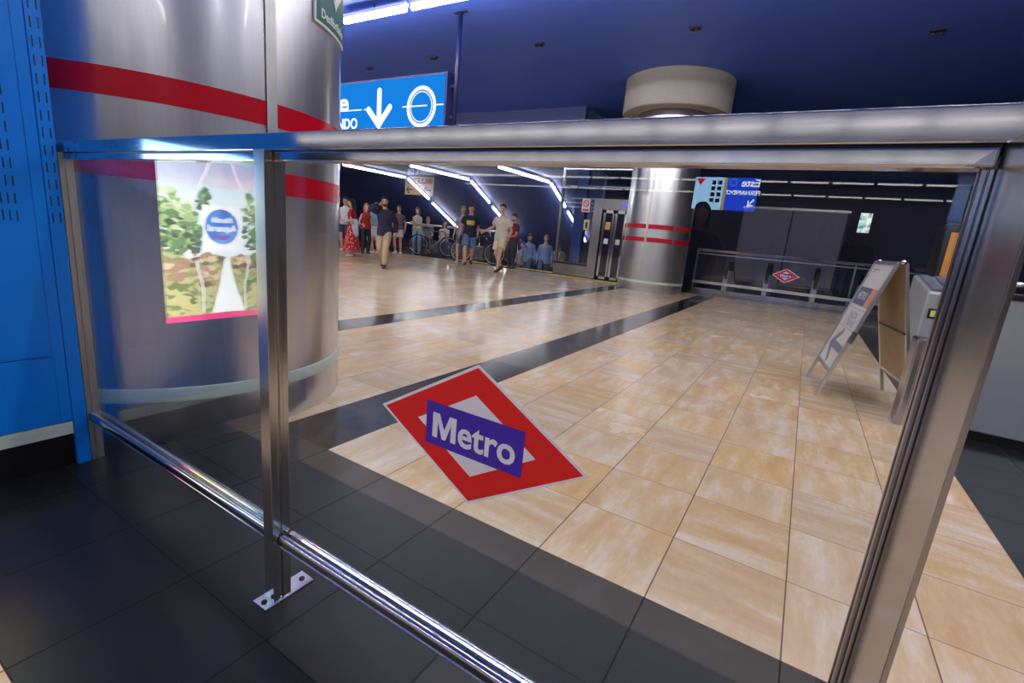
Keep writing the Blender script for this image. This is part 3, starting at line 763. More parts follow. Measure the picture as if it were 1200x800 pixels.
ns = thing('prohibition_sign', 'small white sign with a red prohibition ring beside the lift door', 'sign', (-5.5, 12.64, 1.8))
b = MB(); b.box(-5.62,-5.38,12.63,12.64,1.78,2.14); b.build('sign_plate', M['white_paint'], ns)
b = MB(); n = 24
for i in range(n):
    a, c = 2*PI*i/n, 2*PI*(i+1)/n
    b.prism([(.065*math.cos(a),.065*math.sin(a)),(.09*math.cos(a),.09*math.sin(a)),(.09*math.cos(c),.09*math.sin(c)),(.065*math.cos(c),.065*math.sin(c))], (-5.5,12.63,2.01), (1,0,0),(0,0,1),(0,-1,0), .0, .003)
b.prism(stroke((-.055,.055),(.055,-.055),.011), (-5.5,12.63,2.01), (1,0,0),(0,0,1),(0,-1,0), .0, .004)
b.build('red_ring', M['sticker_red'], ns)
b = MB(); b.box(-5.59,-5.41,12.626,12.63,1.81,1.86); b.build('caption_bar', M['sticker_red'], ns)
yn = thing('yellow_notice', 'small yellow notice on the glass under the prohibition sign', 'notice', (-5.42, 12.64, 1.3))
b = MB(); b.box(-5.50,-5.34,12.63,12.64,1.30,1.58); b.build('notice_plate', mat('notice_cream',(222,206,150),.5), yn)
b = MB(); b.box(-5.45,-5.39,12.626,12.63,1.35,1.52); b.build('pictogram', M['black'], yn)

# glass balustrade behind the crowd
gb = thing('glass_railing', 'glass railing with grey handrail behind the bicycles and the crowd', 'railing', (-12, 14.5, 0))
b = MB(); b.tube([(-17.8,14.5,1.02),(-9.56,14.5,1.02)], .045, 10); b.build('handrail', M['seam'], gb, smooth=True)
b = MB(); b.box(-17.8,-9.56,14.494,14.506,.10,1.0); b.build('glass_pane', M['glass_far'], gb)
b = MB(); b.box(-17.8,-9.56,14.44,14.56,0,.1); b.build('kerb', M['steel_dark'], gb)
for i in range(6):
    x = -17.7+i*1.62
    b = MB(); b.box(x-.02,x+.02,14.46,14.54,.1,1.0); b.build('post', M['steel_bright'], gb)
ld = thing('stone_ledge', 'low grey ledge with people sitting on it in front of the glass railing', 'ledge', (-11.3, 14.0, 0))
b = MB(); b.box(-12.6,-9.7,13.85,14.35,0,.42); b.build('base', M['wood'], ld, bevel=.01)
b = MB(); b.box(-12.63,-9.67,13.82,14.38,.42,.46); b.build('seat_slab', M['wood'], ld, bevel=.008)

# lit poster far right
lp = thing('lit_poster', 'small bright green and white lit poster far off behind the sandwich board', 'poster', (1.55, 24.4, 2.2))
b = MB(); b.box(1.38,1.86,24.42,24.5,2.3,3.15); b.build('frame', M['black'], lp, bevel=.01)
b = MB(); b.box(1.42,1.82,24.40,24.42,2.34,3.11); b.build('lit_face', glow_noise('poster_print', [(40,110,70),(120,180,170),(245,250,250),(255,255,255)], 1.0, 4, (1,1,1), 3), lp)
b = MB(); b.tube([(1.62,24.46,3.15),(1.62,24.46,CEIL)], .02, 8); b.build('hanging_rod', M['pole'], lp)
# pale partition far beyond
pw = thing('partition', 'pale grey partition wall far beyond the railing on the right', 'partition', (-.4, 23.6, 0))
b = MB(); b.box(-2.85,1.0,23.6,23.7,0,3.0); b.build('panel', M['lavender'], pw)
b = MB(); b.box(-2.9,1.05,23.55,23.75,3.0,3.1); b.build('top_rail', M['steel_dark'], pw)
for x in (-2.85,-.95,.98):
    b = MB(); b.box(x-.03,x+.03,23.55,23.75,0,3.0); b.build('post', M['fix'], pw)

# ------------------------------------------------------------------ sandwich board
ab = thing('sandwich_board', 'aluminium framed sandwich board with a left pointing arrow standing on the tiles', 'sandwich board', (.48, 4.8, 0))
A = Vector((.255,4.445,0)); B = Vector((.186,5.115,0)); TA = Vector((.553,4.415,1.098)); TB = Vector((.455,5.13,1.115))
TB = TA + (B-A)*1.02 + Vector((0,0,.0))
def panel(F0, F1, T0, T1, name, board_side):
    """frame from feet F0,F1 to top T0,T1"""
    e = (F1-F0).normalized(); upv = ((T0+T1)/2-(F0+F1)/2).normalized(); nn = e.cross(upv).normalized()
    W = (F1-F0).length; Lh = (T0-F0).length
    def P(a, c, d): return F0 + e*a + upv*c + nn*d
    def bar(a0,a1,c0,c1,d0,d1):
        b = MB(); q = []
        for dd in (d0,d1):
            for a,c in ((a0,c0),(a1,c0),(a1,c1),(a0,c1)): q.append(P(a,c,dd))
        b.add(q, [(0,3,2,1),(4,5,6,7),(0,1,5,4),(1,2,6,5),(2,3,7,6),(3,0,4,7)]); return b
    return P, bar, W, Lh
def full_panel(F0, F1, T0, T1, outward):
    P, bar, W, Lh = panel(F0, F1, T0, T1, '', 0)
    o = outward
    lo = .20
    for a0 in (0, W-.032):
        b = bar(a0,a0+.032,0,Lh,-.012,.012); b.build('frame_leg', M['alu'], ab, bevel=.003)
    b = bar(0.032,W-.032,lo,lo+.03,-.012,.012); b.build('frame_rail', M['alu'], ab, bevel=.003)
    b = bar(0.032,W-.032,Lh-.03,Lh,-.012,.012); b.build('frame_rail', M['alu'], ab, bevel=.003)
    bk = bar(.032,W-.032,lo+.03,Lh-.03,min(-o*.009,-o*.001),max(-o*.009,-o*.001)); bk.build('backing_board', M['board'], ab)
    return P, bar, W, Lh, lo
e_ = (B-A).normalized(); uv_ = (TA-A).normalized(); n_ = e_.cross(uv_)
OUT = 1 if n_.x < 0 else -1
P, bar, W, Lh, lo = full_panel(A, B, TA, TB, OUT)
e_ = (B-A).normalized(); uv_ = (TA-A).normalized(); n_ = e_.cross(uv_)
OUT = 1 if n_.x < 0 else -1
def onboard(poly, d, name, m):
    """poly in board coordinates: s from the viewer's left (far leg) to right, t up from the feet"""
    b = MB(); b.prism(poly, A + e_*W, -e_, uv_, n_*OUT, d, d+.0006); return b.build(name, m, ab)
onboard([(.034,lo+.03),(W-.034,lo+.03),(W-.034,Lh-.03),(.034,Lh-.03)], .002, 'poster_sheet', M['paper'])
t0 = lo+.03; H_ = Lh-.06-lo
def R_(s0,s1,a,c): return [(W*s0,t0+H_*a),(W*s1,t0+H_*a),(W*s1,t0+H_*c),(W*s0,t0+H_*c)]
onboard(R_(.07,.66,.60,.775), .0028, 'blue_block', M['print_blue'])
onboard(R_(.66,.90,.60,.775), .0028, 'orange_block', M['print_orange'])
for s0,s1,a,c in ((.12,.42,.945,.955),(.12,.30,.925,.933),(.08,.92,.565,.569),(.08,.92,.375,.379)):
    onboard(R_(s0,s1,a,c), .0028, 'rule_line', M['print_grey'])
cxx, czz = W*.2, t0+H_*.19
for p, q in (((W*.22,t0+H_*.19),(W*.48,t0+H_*.33)),((W*.22,t0+H_*.19),(W*.48,t0+H_*.05)),((W*.30,t0+H_*.19),(W*.86,t0+H_*.19))):
    onboard(stroke(p, q, .032), .0028, 'arrow_symbol', M['print_grey'])
Bo = A + e_*W + n_*OUT*.0036
text_obj('lettering', 'METRO', .085, Bo - e_*(W*.36) + uv_*(t0+H_*.69), -e_, uv_, M['paper'], ab, .0004, .001)
text_obj('lettering', 'SALIDA', .08, Bo - e_*(W*.5) + uv_*(t0+H_*.50), -e_, uv_, M['print_grey'], ab, .0004, 0)
text_obj('lettering', 'Y TRENES', .08, Bo - e_*(W*.5) + uv_*(t0+H_*.425), -e_, uv_, M['print_grey'], ab, .0004, 0)
back_off = Vector((.63,.07,0))
A2, B2 = A + Vector((.60,.02,0)), B + Vector((.575,.085,0))
T2, T3 = TA + Vector((.045,.004,-.005)), TA + Vector((.045,.004,-.005)) + (B2-A2)
full_panel(A2, B2, T2, T3, -OUT)
for T in (TA, TB):
    b = MB(); c = T + Vector((.022,0,.0)); b.tube([c - e_*.03 if T is TA else c + e_*.03, c + e_*.03 if T is TA else c - e_*.03], .017, 10); b.build('hinge', M['steel_bright'], ab, smooth=True)
ub = (T2-A2).normalized(); eb = (B2-A2).normalized()
b = MB(); b.tube([A2 + ub*(Lh*.53) + eb*.02 - Vector((.016,0,0)), B2 + ub*(Lh*.53) - eb*.02 - Vector((.016,0,0))], .007, 6); b.build('cross_bar', M['black'], ab)
b = MB(); b.tube([B + uv_*(Lh*.46), B2 + (T3-B2).normalized()*(Lh*.46)], .006, 6); b.build('stay', M['steel_dark'], ab)
c = A + uv_*(Lh*.46) - e_*.004
b = MB(); b.prism([(-.02,-.05),(.02,-.05),(.02,.05),(-.02,.05)], c, n_, uv_, e_, -.012, .002); b.build('stay_clamp', M['steel_bright'], ab, bevel=.004)

# ------------------------------------------------------------------ ticket gate at the right
tg = thing('ticket_gate', 'brushed steel ticket gate cabinet partly hidden by the right railing post', 'ticket gate', (1.2, 4.3, 0))
b = MB(); b.box(.715, 1.06, 4.08, 4.28, .0, .61); b.build('side_cabinet', M['steel'], tg, bevel=.012)
b = MB(); b.box(1.075, 2.2, 4.12, 4.30, .06, .93); b.build('front_panel', mat('gate_panel_grey', (186,194,196), .3, .5, .05, 3), tg, bevel=.01)
b = MB(); b.box(1.07, 2.2, 4.13, 4.29, 0, .06); b.build('plinth', M['black'], tg)
b = MB(); b.box(1.07, 2.2, 4.10, 4.32, .93, .965); b.build('top_edge', M['black'], tg, bevel=.006)
b = MB(); b.tube([(1.07,4.2,1.02),(2.2,4.2,1.02)], .018, 8)
for x in (1.12,1.6,2.1): b.tube([(x,4.2,.96),(x,4.2,1.02)], .012, 6)
b.build('guard_rail', M['steel_bright'], tg, smooth=True)
rd = thing('ticket_reader', 'pale grey ticket reader with black panel and yellow green light behind the sandwich board', 'ticket reader', (1.25, 6.3, 0))
b = MB(); b.add([(1.06,6.2,0),(1.62,6.2,0),(1.62,7.2,0),(1.06,7.2,0),(1.06,6.2,.86),(1.62,6.2,.86),(1.62,7.2,1.0),(1.06,7.2,1.0)],
    [(0,3,2,1),(4,5,6,7),(0,1,5,4),(1,2,6,5),(2,3,7,6),(3,0,4,7)]); b.build('body', mat('reader_grey',(176,180,178),.4,.3), rd, bevel=.02)
b = MB(); b.box(1.22,1.50,6.17,6.2,.25,.75); b.build('black_panel', M['black'], rd, bevel=.01)
b = MB(); b.box(1.10,1.17,6.185,6.205,.60,.70); b.build('light_surround', M['black'], rd, bevel=.01)
b = MB(); b.box(1.12,1.155,6.178,6.19,.62,.68); b.build('signal_light', glow('signal_green', (200,214,120), .7), rd)
b = MB(); b.box(1.3,1.45,6.165,6.172,.50,.70); b.build('white_label', M['white_paint'], rd)
for i in range(4):
    b = MB(); b.box(1.10+i*.13,1.18+i*.13,6.25,7.1,.875,.885)
    b.v = [(x,y,z+(y-6.2)*.14) for x,y,z in b.v]; b.build('top_stripe', M['print_grey'], rd)
tv = thing('ticket_machine', 'dark ticket machine with an orange screen half hidden by the right post', 'ticket machine', (1.95, 9.3, 0))
b = MB(); b.box(1.58,2.35,9.2,9.9,0,1.75); b.build('body', M['black'], tv, bevel=.02)
b = MB(); b.box(1.64,2.28,9.185,9.2,.95,1.62); b.build('orange_panel', mat('machine_orange',(206,140,60),.4), tv, bevel=.01)
b = MB(); b.box(1.75,2.15,9.17,9.186,1.15,1.5); b.build('screen', glow('machine_screen', (230,180,110), .8), tv)
b = MB(); b.box(1.72,2.2,9.17,9.2,.4,.75); b.build('tray', M['steel_dark'], tv, bevel=.01)

# ------------------------------------------------------------------ bicycles and bag
def bicycle(loc, rz, label, frame_rgb):
    r = thing('bicycle', label, 'bicycle', loc, rz)
    fm = mat('bicycle_paint', frame_rgb, .3, .2)
    for x in (-.52, .52):
        b = MB(); n = 32
        b.rings([[(x + (.33+.02*math.cos(2*PI*k/8))*math.cos(2*PI*i/n), .02*math.sin(2*PI*k/8), .35 + (.33+.02*math.cos(2*PI*k/8))*math.sin(2*PI*i/n)) for k in range(8)] for i in range(n+1)], cap=False)
        w = b.build('tyre', M['black_matt'], r, local=True, smooth=True)
        b = MB()
        b.rings([[(x + (.30+.012*math.cos(2*PI*k/6))*math.cos(2*PI*i/n), .012*math.sin(2*PI*k/6), .35 + (.30+.012*math.cos(2*PI*k/6))*math.sin(2*PI*i/n)) for k in range(6)] for i in range(n+1)], cap=False)
        b.build('rim', M['alu'], w, local=True, smooth=True)
        b = MB()
        for i in range(16):
            a = 2*PI*i/16; b.tube([(x,.02*(-1)**i,.35),(x+.3*math.cos(a),0,.35+.3*math.sin(a))], .0028, 4)
        b.tube([(x,-.05,.35),(x,.05,.35)], .022, 8); b.build('spokes', M['alu'], w, local=True)
    bb, st_, hd, hb_, rear, front = (-.08,0,.30),(-.22,0,.82),(.36,0,.86),(.40,0,.70),(-.52,0,.35),(.52,0,.35)
    b = MB()
    for p, q, w in ((bb,st_,.017),(st_,hd,.017),(bb,hb_,.019),(hd,hb_,.02),(bb,(-.52,.05,.35),.011),(bb,(-.52,-.05,.35),.011),(st_,(-.52,.05,.35),.010),(st_,(-.52,-.05,.35),.010)):
        b.tube([p,q], w, 8)
    b.build('frame', fm, r, local=True, smooth=True)
    b = MB(); b.tube([hb_,(.42,.05,.66),front], .012, 8); b.tube([hb_,(.42,-.05,.66),front], .012, 8); b.build('fork', fm, r, local=True, smooth=True)
    b = MB(); b.tube([hd,(.35,0,.95)], .014, 8); b.tube([(.30,-.3,.98),(.36,-.12,.96),(.36,.12,.96),(.30,.3,.98)], .012, 8); b.build('handlebar', M['alu'], r, local=True, smooth=True)
    b = MB(); b.tube([(.30,-.3,.98),(.26,-.33,.985)], .018, 8); b.tube([(.30,.3,.98),(.26,.33,.985)], .018, 8); b.build('grips', M['black_matt'], r, local=True, smooth=True)
    b = MB(); b.tube([st_,(-.245,0,.92)], .013, 8); b.tube([(-.38,0,.93),(-.28,0,.95),(-.14,0,.93),(-.09,0,.92)], [.06,.07,.03,.012], 10, .5); b.build('saddle', M['black'], r, local=True, smooth=True)
    b = MB(); b.lathe((0,0), [(.085,-.004),(.09,0),(.085,.004)], 20); b.v = [(x-.08, -.05+z, .30+y) for x,y,z in b.v]
    b.tube([(-.08,-.06,.30),(.05,-.06,.18)], .01, 6); b.tube([(-.08,.06,.30),(-.21,.06,.42)], .01, 6); b.tube([(-.08,-.07,.30),(-.08,.07,.30)], .014, 8)
    b.box(.0,.1,-.14,-.06,.165,.19); b.box(-.26,-.16,.06,.14,.41,.435); b.build('crankset', M['steel_dark'], r, local=True)
    return r
bicycle((-11.15,12.95,0), math.radians(38), 'grey bicycle leaning by the woman in the flowered top', (120,124,130))
bicycle((-8.8,12.3,0), math.radians(34), 'dark bicycle behind the walking man in shorts', (60,66,78))
bg = thing('backpack', 'black backpack lying on the floor in front of the grey bicycle', 'bag', (-10.95, 12.35, 0))
b = MB(); b.tube([(-.22,0,.13),(-.12,0,.15),(.1,0,.14),(.22,0,.11)], [.07,.14,.14,.08], 12, .8); b.v = [(x-10.95,y+12.35,max(.002,z-.02)) for x,y,z in b.v]; b.build('body', M['black'], bg, smooth=True)
b = MB(); b.tube([(-11.05,12.28,.24),(-10.98,12.2,.3),(-10.88,12.22,.28),(-10.83,12.3,.23)], .014, 6, .5); b.build('strap', M['black_matt'], bg, smooth=True)
#PEOPLE
# ------------------------------------------------------------------ people
def solid(mb, name, voxel, smooth=3, fac=.5):
    """one continuous skin over the collected volumes"""
    me = mb.mesh('tmp'); o = bpy.data.objects.new('tmp', me); col.objects.link(o)
    r = o.modifiers.new('r', 'REMESH'); r.mode = 'VOXEL'; r.voxel_size = voxel; r.use_smooth_shade = True
    if smooth:
        s = o.modifiers.new('s', 'SMOOTH'); s.factor = fac; s.iterations = smooth
    dg = bpy.context.evaluated_depsgraph_get(); dg.update()
    out = bpy.data.meshes.new_from_object(o.evaluated_get(dg)); out.name = name
    bpy.data.objects.remove(o); bpy.data.meshes.remove(me)
    for p in out.polygons: p.use_smooth = True
    return out

def place(me, name, m, parent):
    me.materials.clear(); me.materials.append(m)
    for p in me.polygons: p.material_index = 0
    o = bpy.data.objects.new(name, me); col.objects.link(o); o.parent = parent
    return o

def merge(me, mb):
    """append the hand geometry to the body mesh"""
    vs = [tuple(v.co) for v in me.vertices]; fs = [tuple(p.vertices) for p in me.polygons]
    n = len(vs); vs += mb.v; fs += [tuple(n+i for i in f) for f in mb.f]
    out = bpy.data.meshes.new(me.name); out.from_pydata(vs, [], fs); out.update()
    bpy.data.meshes.remove(me)
    for p in out.polygons: p.use_smooth = True
    return out

def ik(a, c, l1, l2, pole):
    d = c - a; L = min(d.length, (l1+l2)*.999); t = d.normalized()
    x = (l1*l1 - l2*l2 + L*L)/(2*L); h = math.sqrt(max(0, l1*l1 - x*x))
    p = Vector(pole); p = (p - t*p.dot(t)).normalized()
    return a + t*x + p*h, a + t*L

TOR_M = [(-.10,.095,.075),(-.05,.150,.105),(.02,.166,.114),(.10,.152,.102),(.18,.146,.098),(.28,.162,.112),(.37,.180,.118),(.43,.180,.102),(.47,.135,.084),(.50,.090,.070),(.525,.066,.062)]
TOR_F = [(-.10,.095,.078),(-.05,.155,.110),(.02,.168,.118),(.10,.140,.098),(.18,.122,.088),(.28,.138,.108),(.36,.152,.122),(.42,.156,.094),(.462,.112,.076),(.49,.074,.062),(.52,.054,.054)]
HEAD = [(0,.022,.028,.050),(.012,.036,.050,.036),(.035,.050,.070,.026),(.07,.062,.084,.016),(.105,.070,.093,.008),(.14,.074,.098,.002),(.175,.070,.092,-.002),(.203,.052,.070,-.006),(.221,.022,.030,-.008)]

def ell(c, ax, ay, rx, ry, n=20):
    return [c + ax*(rx*math.cos(2*PI*i/n)) + ay*(ry*math.sin(2*PI*i/n)) for i in range(n)]

def person(label, loc, bearing, H, pose=None, skin=(214,164,134), hair=None, top=None, bottom=None, shoes=(40,40,44), sex='m', group=None, beard=None):
    pose = pose or {}
    S = H/1.75
    root = thing('person', label, 'person', loc, -math.radians(bearing), group)
    skm = mat('skin', skin, .5, 0, .04, 20)
    pel = Vector(pose.get('pelvis', (0,0,.925)))
    lean = math.radians(pose.get('lean', 2)); side = math.radians(pose.get('side', 0)); tw = math.radians(pose.get('twist', 0))
    upv = Vector((math.sin(side), math.sin(lean), math.cos(lean))).normalized()
    ax = Vector((math.cos(tw), math.sin(tw), 0)); ax = (ax - upv*ax.dot(upv)).normalized(); ay = upv.cross(ax)
    hx = Vector((1,0,0)); 
    TOR = TOR_M if sex == 'm' else TOR_F
    def tp(d): return pel + Vector((0,0,1))*min(d,0) + upv*max(d,0)
    # head frame
    hy = math.radians(pose.get('head_yaw', 0)); hp = math.radians(pose.get('head_pitch', 0))
    hR = Matrix.Rotation(hy, 3, 'Z') @ Matrix.Rotation(-hp, 3, 'X')
    nb = tp(.52); ht = nb + upv*.062 + Vector((0,.012,0)); hx_, hy_, hz_ = hR @ Vector((1,0,0)), hR @ Vector((0,1,0)), hR @ Vector((0,0,1))
    chin = ht - hy_*.0
    def hd(x, y, z): return chin + hx_*x + hy_*y + hz_*z
    # joints
    J = {}
    for s, k in ((-1,'L'),(1,'R')):
        hip = pel + Vector((.088*s, 0, -.02))
        ank = Vector(pose.get('foot'+k, (.10*s, 0, 0))) + Vector((0,0,.085))
        kn, ank = ik(hip, ank, .43, .425, pose.get('knee'+k, (.12*s, 1, 0)))
        sh = tp(.412) + ax*((.160 if sex == 'm' else .140)*s)
        wr = Vector(pose.get('hand'+k, (.25*s, .06, .86)))
        el, wr = ik(sh, wr, .285, .255, pose.get('elbow'+k, (.25*s, -1, -.2)))
        J[k] = dict(hip=hip, kn=kn, ank=ank, sh=sh, el=el, wr=wr, s=s)
    fat = pose.get('fat', 1.0)
    def scale(mb): mb.v = [(x*S, y*S, z*S) for x, y, z in mb.v]; return mb
    # ---- body
    b = MB()
    b.rings([ell(tp(d), ax, ay, rx*fat, ry*fat) for d, rx, ry in TOR])
    nr = .056 if sex == 'm' else .046
    b.tube([tp(.47), tp(.53), ht + hz_*.03, ht + hz_*.07], [nr*1.25, nr, nr*.96, nr], 16)
    b.rings([[hd(rx*math.cos(2*PI*i/20), y0 + ry*math.sin(2*PI*i/20), z) for i in range(20)] for z, rx, ry, y0 in HEAD])
    b.tube([hd(0,.094,.128), hd(0,.108,.105), hd(0,.121,.083), hd(0,.100,.076)], [.009,.012,.016,.010], 8)
    for s in (-1, 1):
        b.ball(hd(.074*s, -.006, .105), (.012,.020,.032), 10)
        b.ball(hd(.030*s, .086, .118), (.022,.010,.010), 8)
    b.ball(hd(0,.085,.05), (.026,.014,.011), 8); b.ball(hd(0,.078,.012), (.022,.018,.016), 8)
    g = 1.0 if sex == 'm' else .88
    for k in 'LR':
        j = J[k]
        th, sk = j['kn']-j['hip'], j['ank']-j['kn']
        b.tube([j['hip']-th*.02, j['hip']+th*.15, j['hip']+th*.5, j['hip']+th*.85, j['kn'], j['kn']+sk*.12, j['kn']+sk*.32, j['kn']+sk*.6, j['kn']+sk*.9, j['ank']],
               [.082*g*fat,.084*g*fat,.072*g,.056*g,.053*g,.051*g,.056*g,.045*g,.034*g,.035*g], 14)
        ua, fa = j['el']-j['sh'], j['wr']-j['el']
        b.ball(j['sh'], .052*g, 12)
        b.tube([j['sh'], j['sh']+ua*.3, j['sh']+ua*.65, j['el'], j['el']+fa*.2, j['el']+fa*.6, j['wr']], [.052*g,.048*g,.042*g,.036*g,.039*g,.032*g,.025*g], 12)
        # foot
        fy = math.radians(pose.get('toe'+k, -8*j['s'])); fd = Vector((-math.sin(fy), math.cos(fy), 0)); hl = pose.get('heel'+k, 0)
        a = j['ank']; heel = a - fd*.05 - Vector((0,0,.055)); toe = a + fd*.155 - Vector((0,0,.065 + hl))
        j['fd'] = fd; j['heel'] = heel; j['toe'] = toe
        b.tube([heel - fd*.01, heel + fd*.03, (heel*2+toe)/3 + Vector((0,0,.01)), (heel+toe*2)/3, toe], [.026,.036,.040,.040,.022], 10, .72, ref=(fd.y,-fd.x,0))
    body = solid(scale(b), 'body', .0125*S, 3)
    # ---- hands
    hb = MB()
    for k in 'LR':
        j = J[k]; s = j['s']; d = (j['wr']-j['el']).normalized()
        hdn = pose.get('palm'+k, None)
        nn = Vector(hdn) if hdn else Vector((-s, 0, 0))      # palm normal
        nn = (nn - d*nn.dot(d)); nn = nn.normalized() if nn.length > .05 else d.orthogonal().normalized()
        w = d.cross(nn)                                     # across the knuckles
        if w.dot(Vector((0,1,0))) < 0 and not hdn: w = -w   # thumb side forward
        cu = pose.get('curl'+k, .5)
        p0 = j['wr'] - d*.02; pk = j['wr'] + d*.088
        hb.rings([ell(p0, w, nn, .026, .020, 12), ell(j['wr']+d*.02, w, nn, .030, .017, 12), ell(j['wr']+d*.06, w, nn, .040, .016, 12), ell(pk, w, nn, .040, .013, 12), ell(pk+d*.006, w, nn, .034, .009, 12)])
        for q, (o_, ln) in enumerate(((.030,.072),(.010,.082),(-.010,.076),(-.029,.060))):
            a0 = pk + w*o_ - d*.006; dirs = []; p = a0; pts = [p]
            for sg_, fr_ in enumerate((.45,.32,.23)):
                ang = cu*(.35 + .55*sg_) + q*.04
                p = p + (d*math.cos(ang) + nn*math.sin(ang))*ln*fr_; pts.append(p)
            hb.tube(pts, [.0092,.0086,.0080,.0058], 8)
        t0 = j['wr'] + d*.030 + w*.030
        t1 = t0 + (d*.55 + w*.75 + nn*.25).normalized()*.038; t2 = t1 + (d*.9 + w*.25 + nn*.35).normalized()*.030; t3 = t2 + (d + nn*.4).normalized()*.020
        hb.tube([t0 - w*.012, t1, t2, t3], [.014,.0115,.010,.007], 8)
    body = merge(body, scale(hb)); place(body, 'body', skm, root)
    # ---- face details
    e = MB()
    for s in (-1,1): e.ball(hd(.030*s,.091,.110), (.010,.006,.006), 8)
    scale(e).build('eyes', M['black'], root, local=True, smooth=True)
    e = MB(); e.ball(hd(0,.097,.048), (.022,.006,.007), 8); scale(e).build('mouth', mat('lips', (168,92,84), .5), root, local=True, smooth=True)
    if beard:
        e = MB()
        e.rings([[hd(rx*1.03*math.cos(a), y0 + ry*1.03*math.sin(a), z-.004) for a in [-.35 + (PI+.7)*i/16 for i in range(17)]] for z, rx, ry, y0 in HEAD[:3]] , cap=False, close=False)
        o = scale(e).build('beard', mat('beard_hair', beard, .8), root, local=True, smooth=True)
        so = o.modifiers.new('thick', 'SOLIDIFY'); so.thickness = .008; so.offset = 1
    # ---- hair
    if hair:
        hc, hl = hair.get('rgb', (40,30,26)), hair.get('len', 0)
        e = MB()
        prof = [(.085,.074,.060,-.035),(.12,.079,.085,-.018),(.15,.081,.100,-.006),(.185,.077,.100,-.002),(.212,.060,.080,-.004),(.234,.026,.034,-.006)]
        e.rings([[hd(rx*math.cos(2*PI*i/20), y0 + ry*math.sin(2*PI*i/20), z) for i in range(20)] for z, rx, ry, y0 in prof])
        if hl:
            bk = hd(0,-.055,.12); dn = Vector((0,-.12,-1)).normalized()
            pts = [hd(0,-.03,.17), hd(0,-.055,.10), bk + dn*hl*.35 - Vector((0,.015,0)), bk + dn*hl*.7 - Vector((0,.02,0)), bk + dn*hl]
            e.tube(pts, [.07,.085,.085,.075,.03], 14, .55, ref=tuple(hx_))
            for s in (-1,1):
                e.tube([hd(.05*s,.03,.17), hd(.078*s,-.005,.10), hd(.078*s,-.02,.03), hd(.085*s,-.02,-.06*min(1,hl/.2))], [.03,.028,.028,.012], 8)
        elif hair.get('bun'):
            e.ball(hd(0,-.11,.17), .045, 12)
        place(solid(scale(e), 'hair', .011*S, 2), 'hair', mat('hair', hc, .6, 0, .15, 60, (1,1,.2)), root)
    # ---- clothes
    if top:
        e = MB(); g2 = top.get('loose', .016); hem = top.get('hem', -.06); pts = []
        for d, rx, ry in TOR:
            if d < hem or d > .50: continue
            pts.append((d, rx, ry))
        r0 = [t for t in TOR if t[0] >= hem][0]
        pts = [(hem, max(r0[1], .155)*1.0, max(r0[2], .108))] + [q for q in pts if q[0] > hem+.015]
        pts.append((.512, .072 if sex == 'm' else .062, .060))
        e.rings([ell(tp(d) if d > 0 else pel + Vector((0,0,1))*d, ax, ay, (max(rx,.182) if d < .04 else rx)*fat+g2, (max(ry,.124) if d < .04 else ry)*fat+g2) for d, rx, ry in pts])
        sl_ = top.get('sleeve', .5)
        for k in 'LR':
            j = J[k]; ua, fa = j['el']-j['sh'], j['wr']-j['el']
            if sl_ <= 0:
                continue
            e.ball(j['sh'], .053*g+g2*.8, 12)
            if sl_ <= 1:
                e.tube([j['sh']-ua*.05, j['sh']+ua*sl_*.5, j['sh']+ua*sl_], [.053*g+g2,.053*g+g2,.052*g+g2*1.2], 12)
            else:
                f = sl_-1
                e.tube([j['sh']-ua*.05, j['sh']+ua*.5, j['el'], j['el']+fa*f*.5, j['el']+fa*f], [.053*g+g2,.048*g+g2,.042*g+g2,.038*g+g2,.030*g+g2*.8], 12)
        m = top.get('mat') or mat('cloth', top['rgb'], .85, 0, .07, 14, bump=.15)
        place(solid(scale(e), 'top', .014*S, 2), top.get('name', 'shirt'), m, root)
        if top.get('print'):
            # printed patch on the chest, wrapped round the body
            d0, d1, a0, a1 = .24, .37, PI/2-.62, PI/2+.62
            pm = MB(); rr = []
            for i in range(7):
                d = d0 + (d1-d0)*i/6
                rx = sum(((1-abs(d-t[0])/.1)*t[1] for t in TOR if abs(d-t[0]) < .1))/max(1e-6, sum((1-abs(d-t[0])/.1) for t in TOR if abs(d-t[0]) < .1)); ry = sum(((1-abs(d-t[0])/.1)*t[2] for t in TOR if abs(d-t[0]) < .1))/max(1e-6, sum((1-abs(d-t[0])/.1) for t in TOR if abs(d-t[0]) < .1))
                rr.append([tp(d) + ax*((rx*fat+g2+.006)*math.cos(a0+(a1-a0)*q/10)) + ay*((ry*fat+g2+.006)*math.sin(a0+(a1-a0)*q/10)) for q in range(11)])
            pm.rings(rr, cap=False, close=False)
            o = scale(pm).build('chest_print', mat('print_cloth', top['print'], .8), root, local=True, smooth=True)
            so = o.modifiers.new('thick', 'SOLIDIFY'); so.thickness = .006
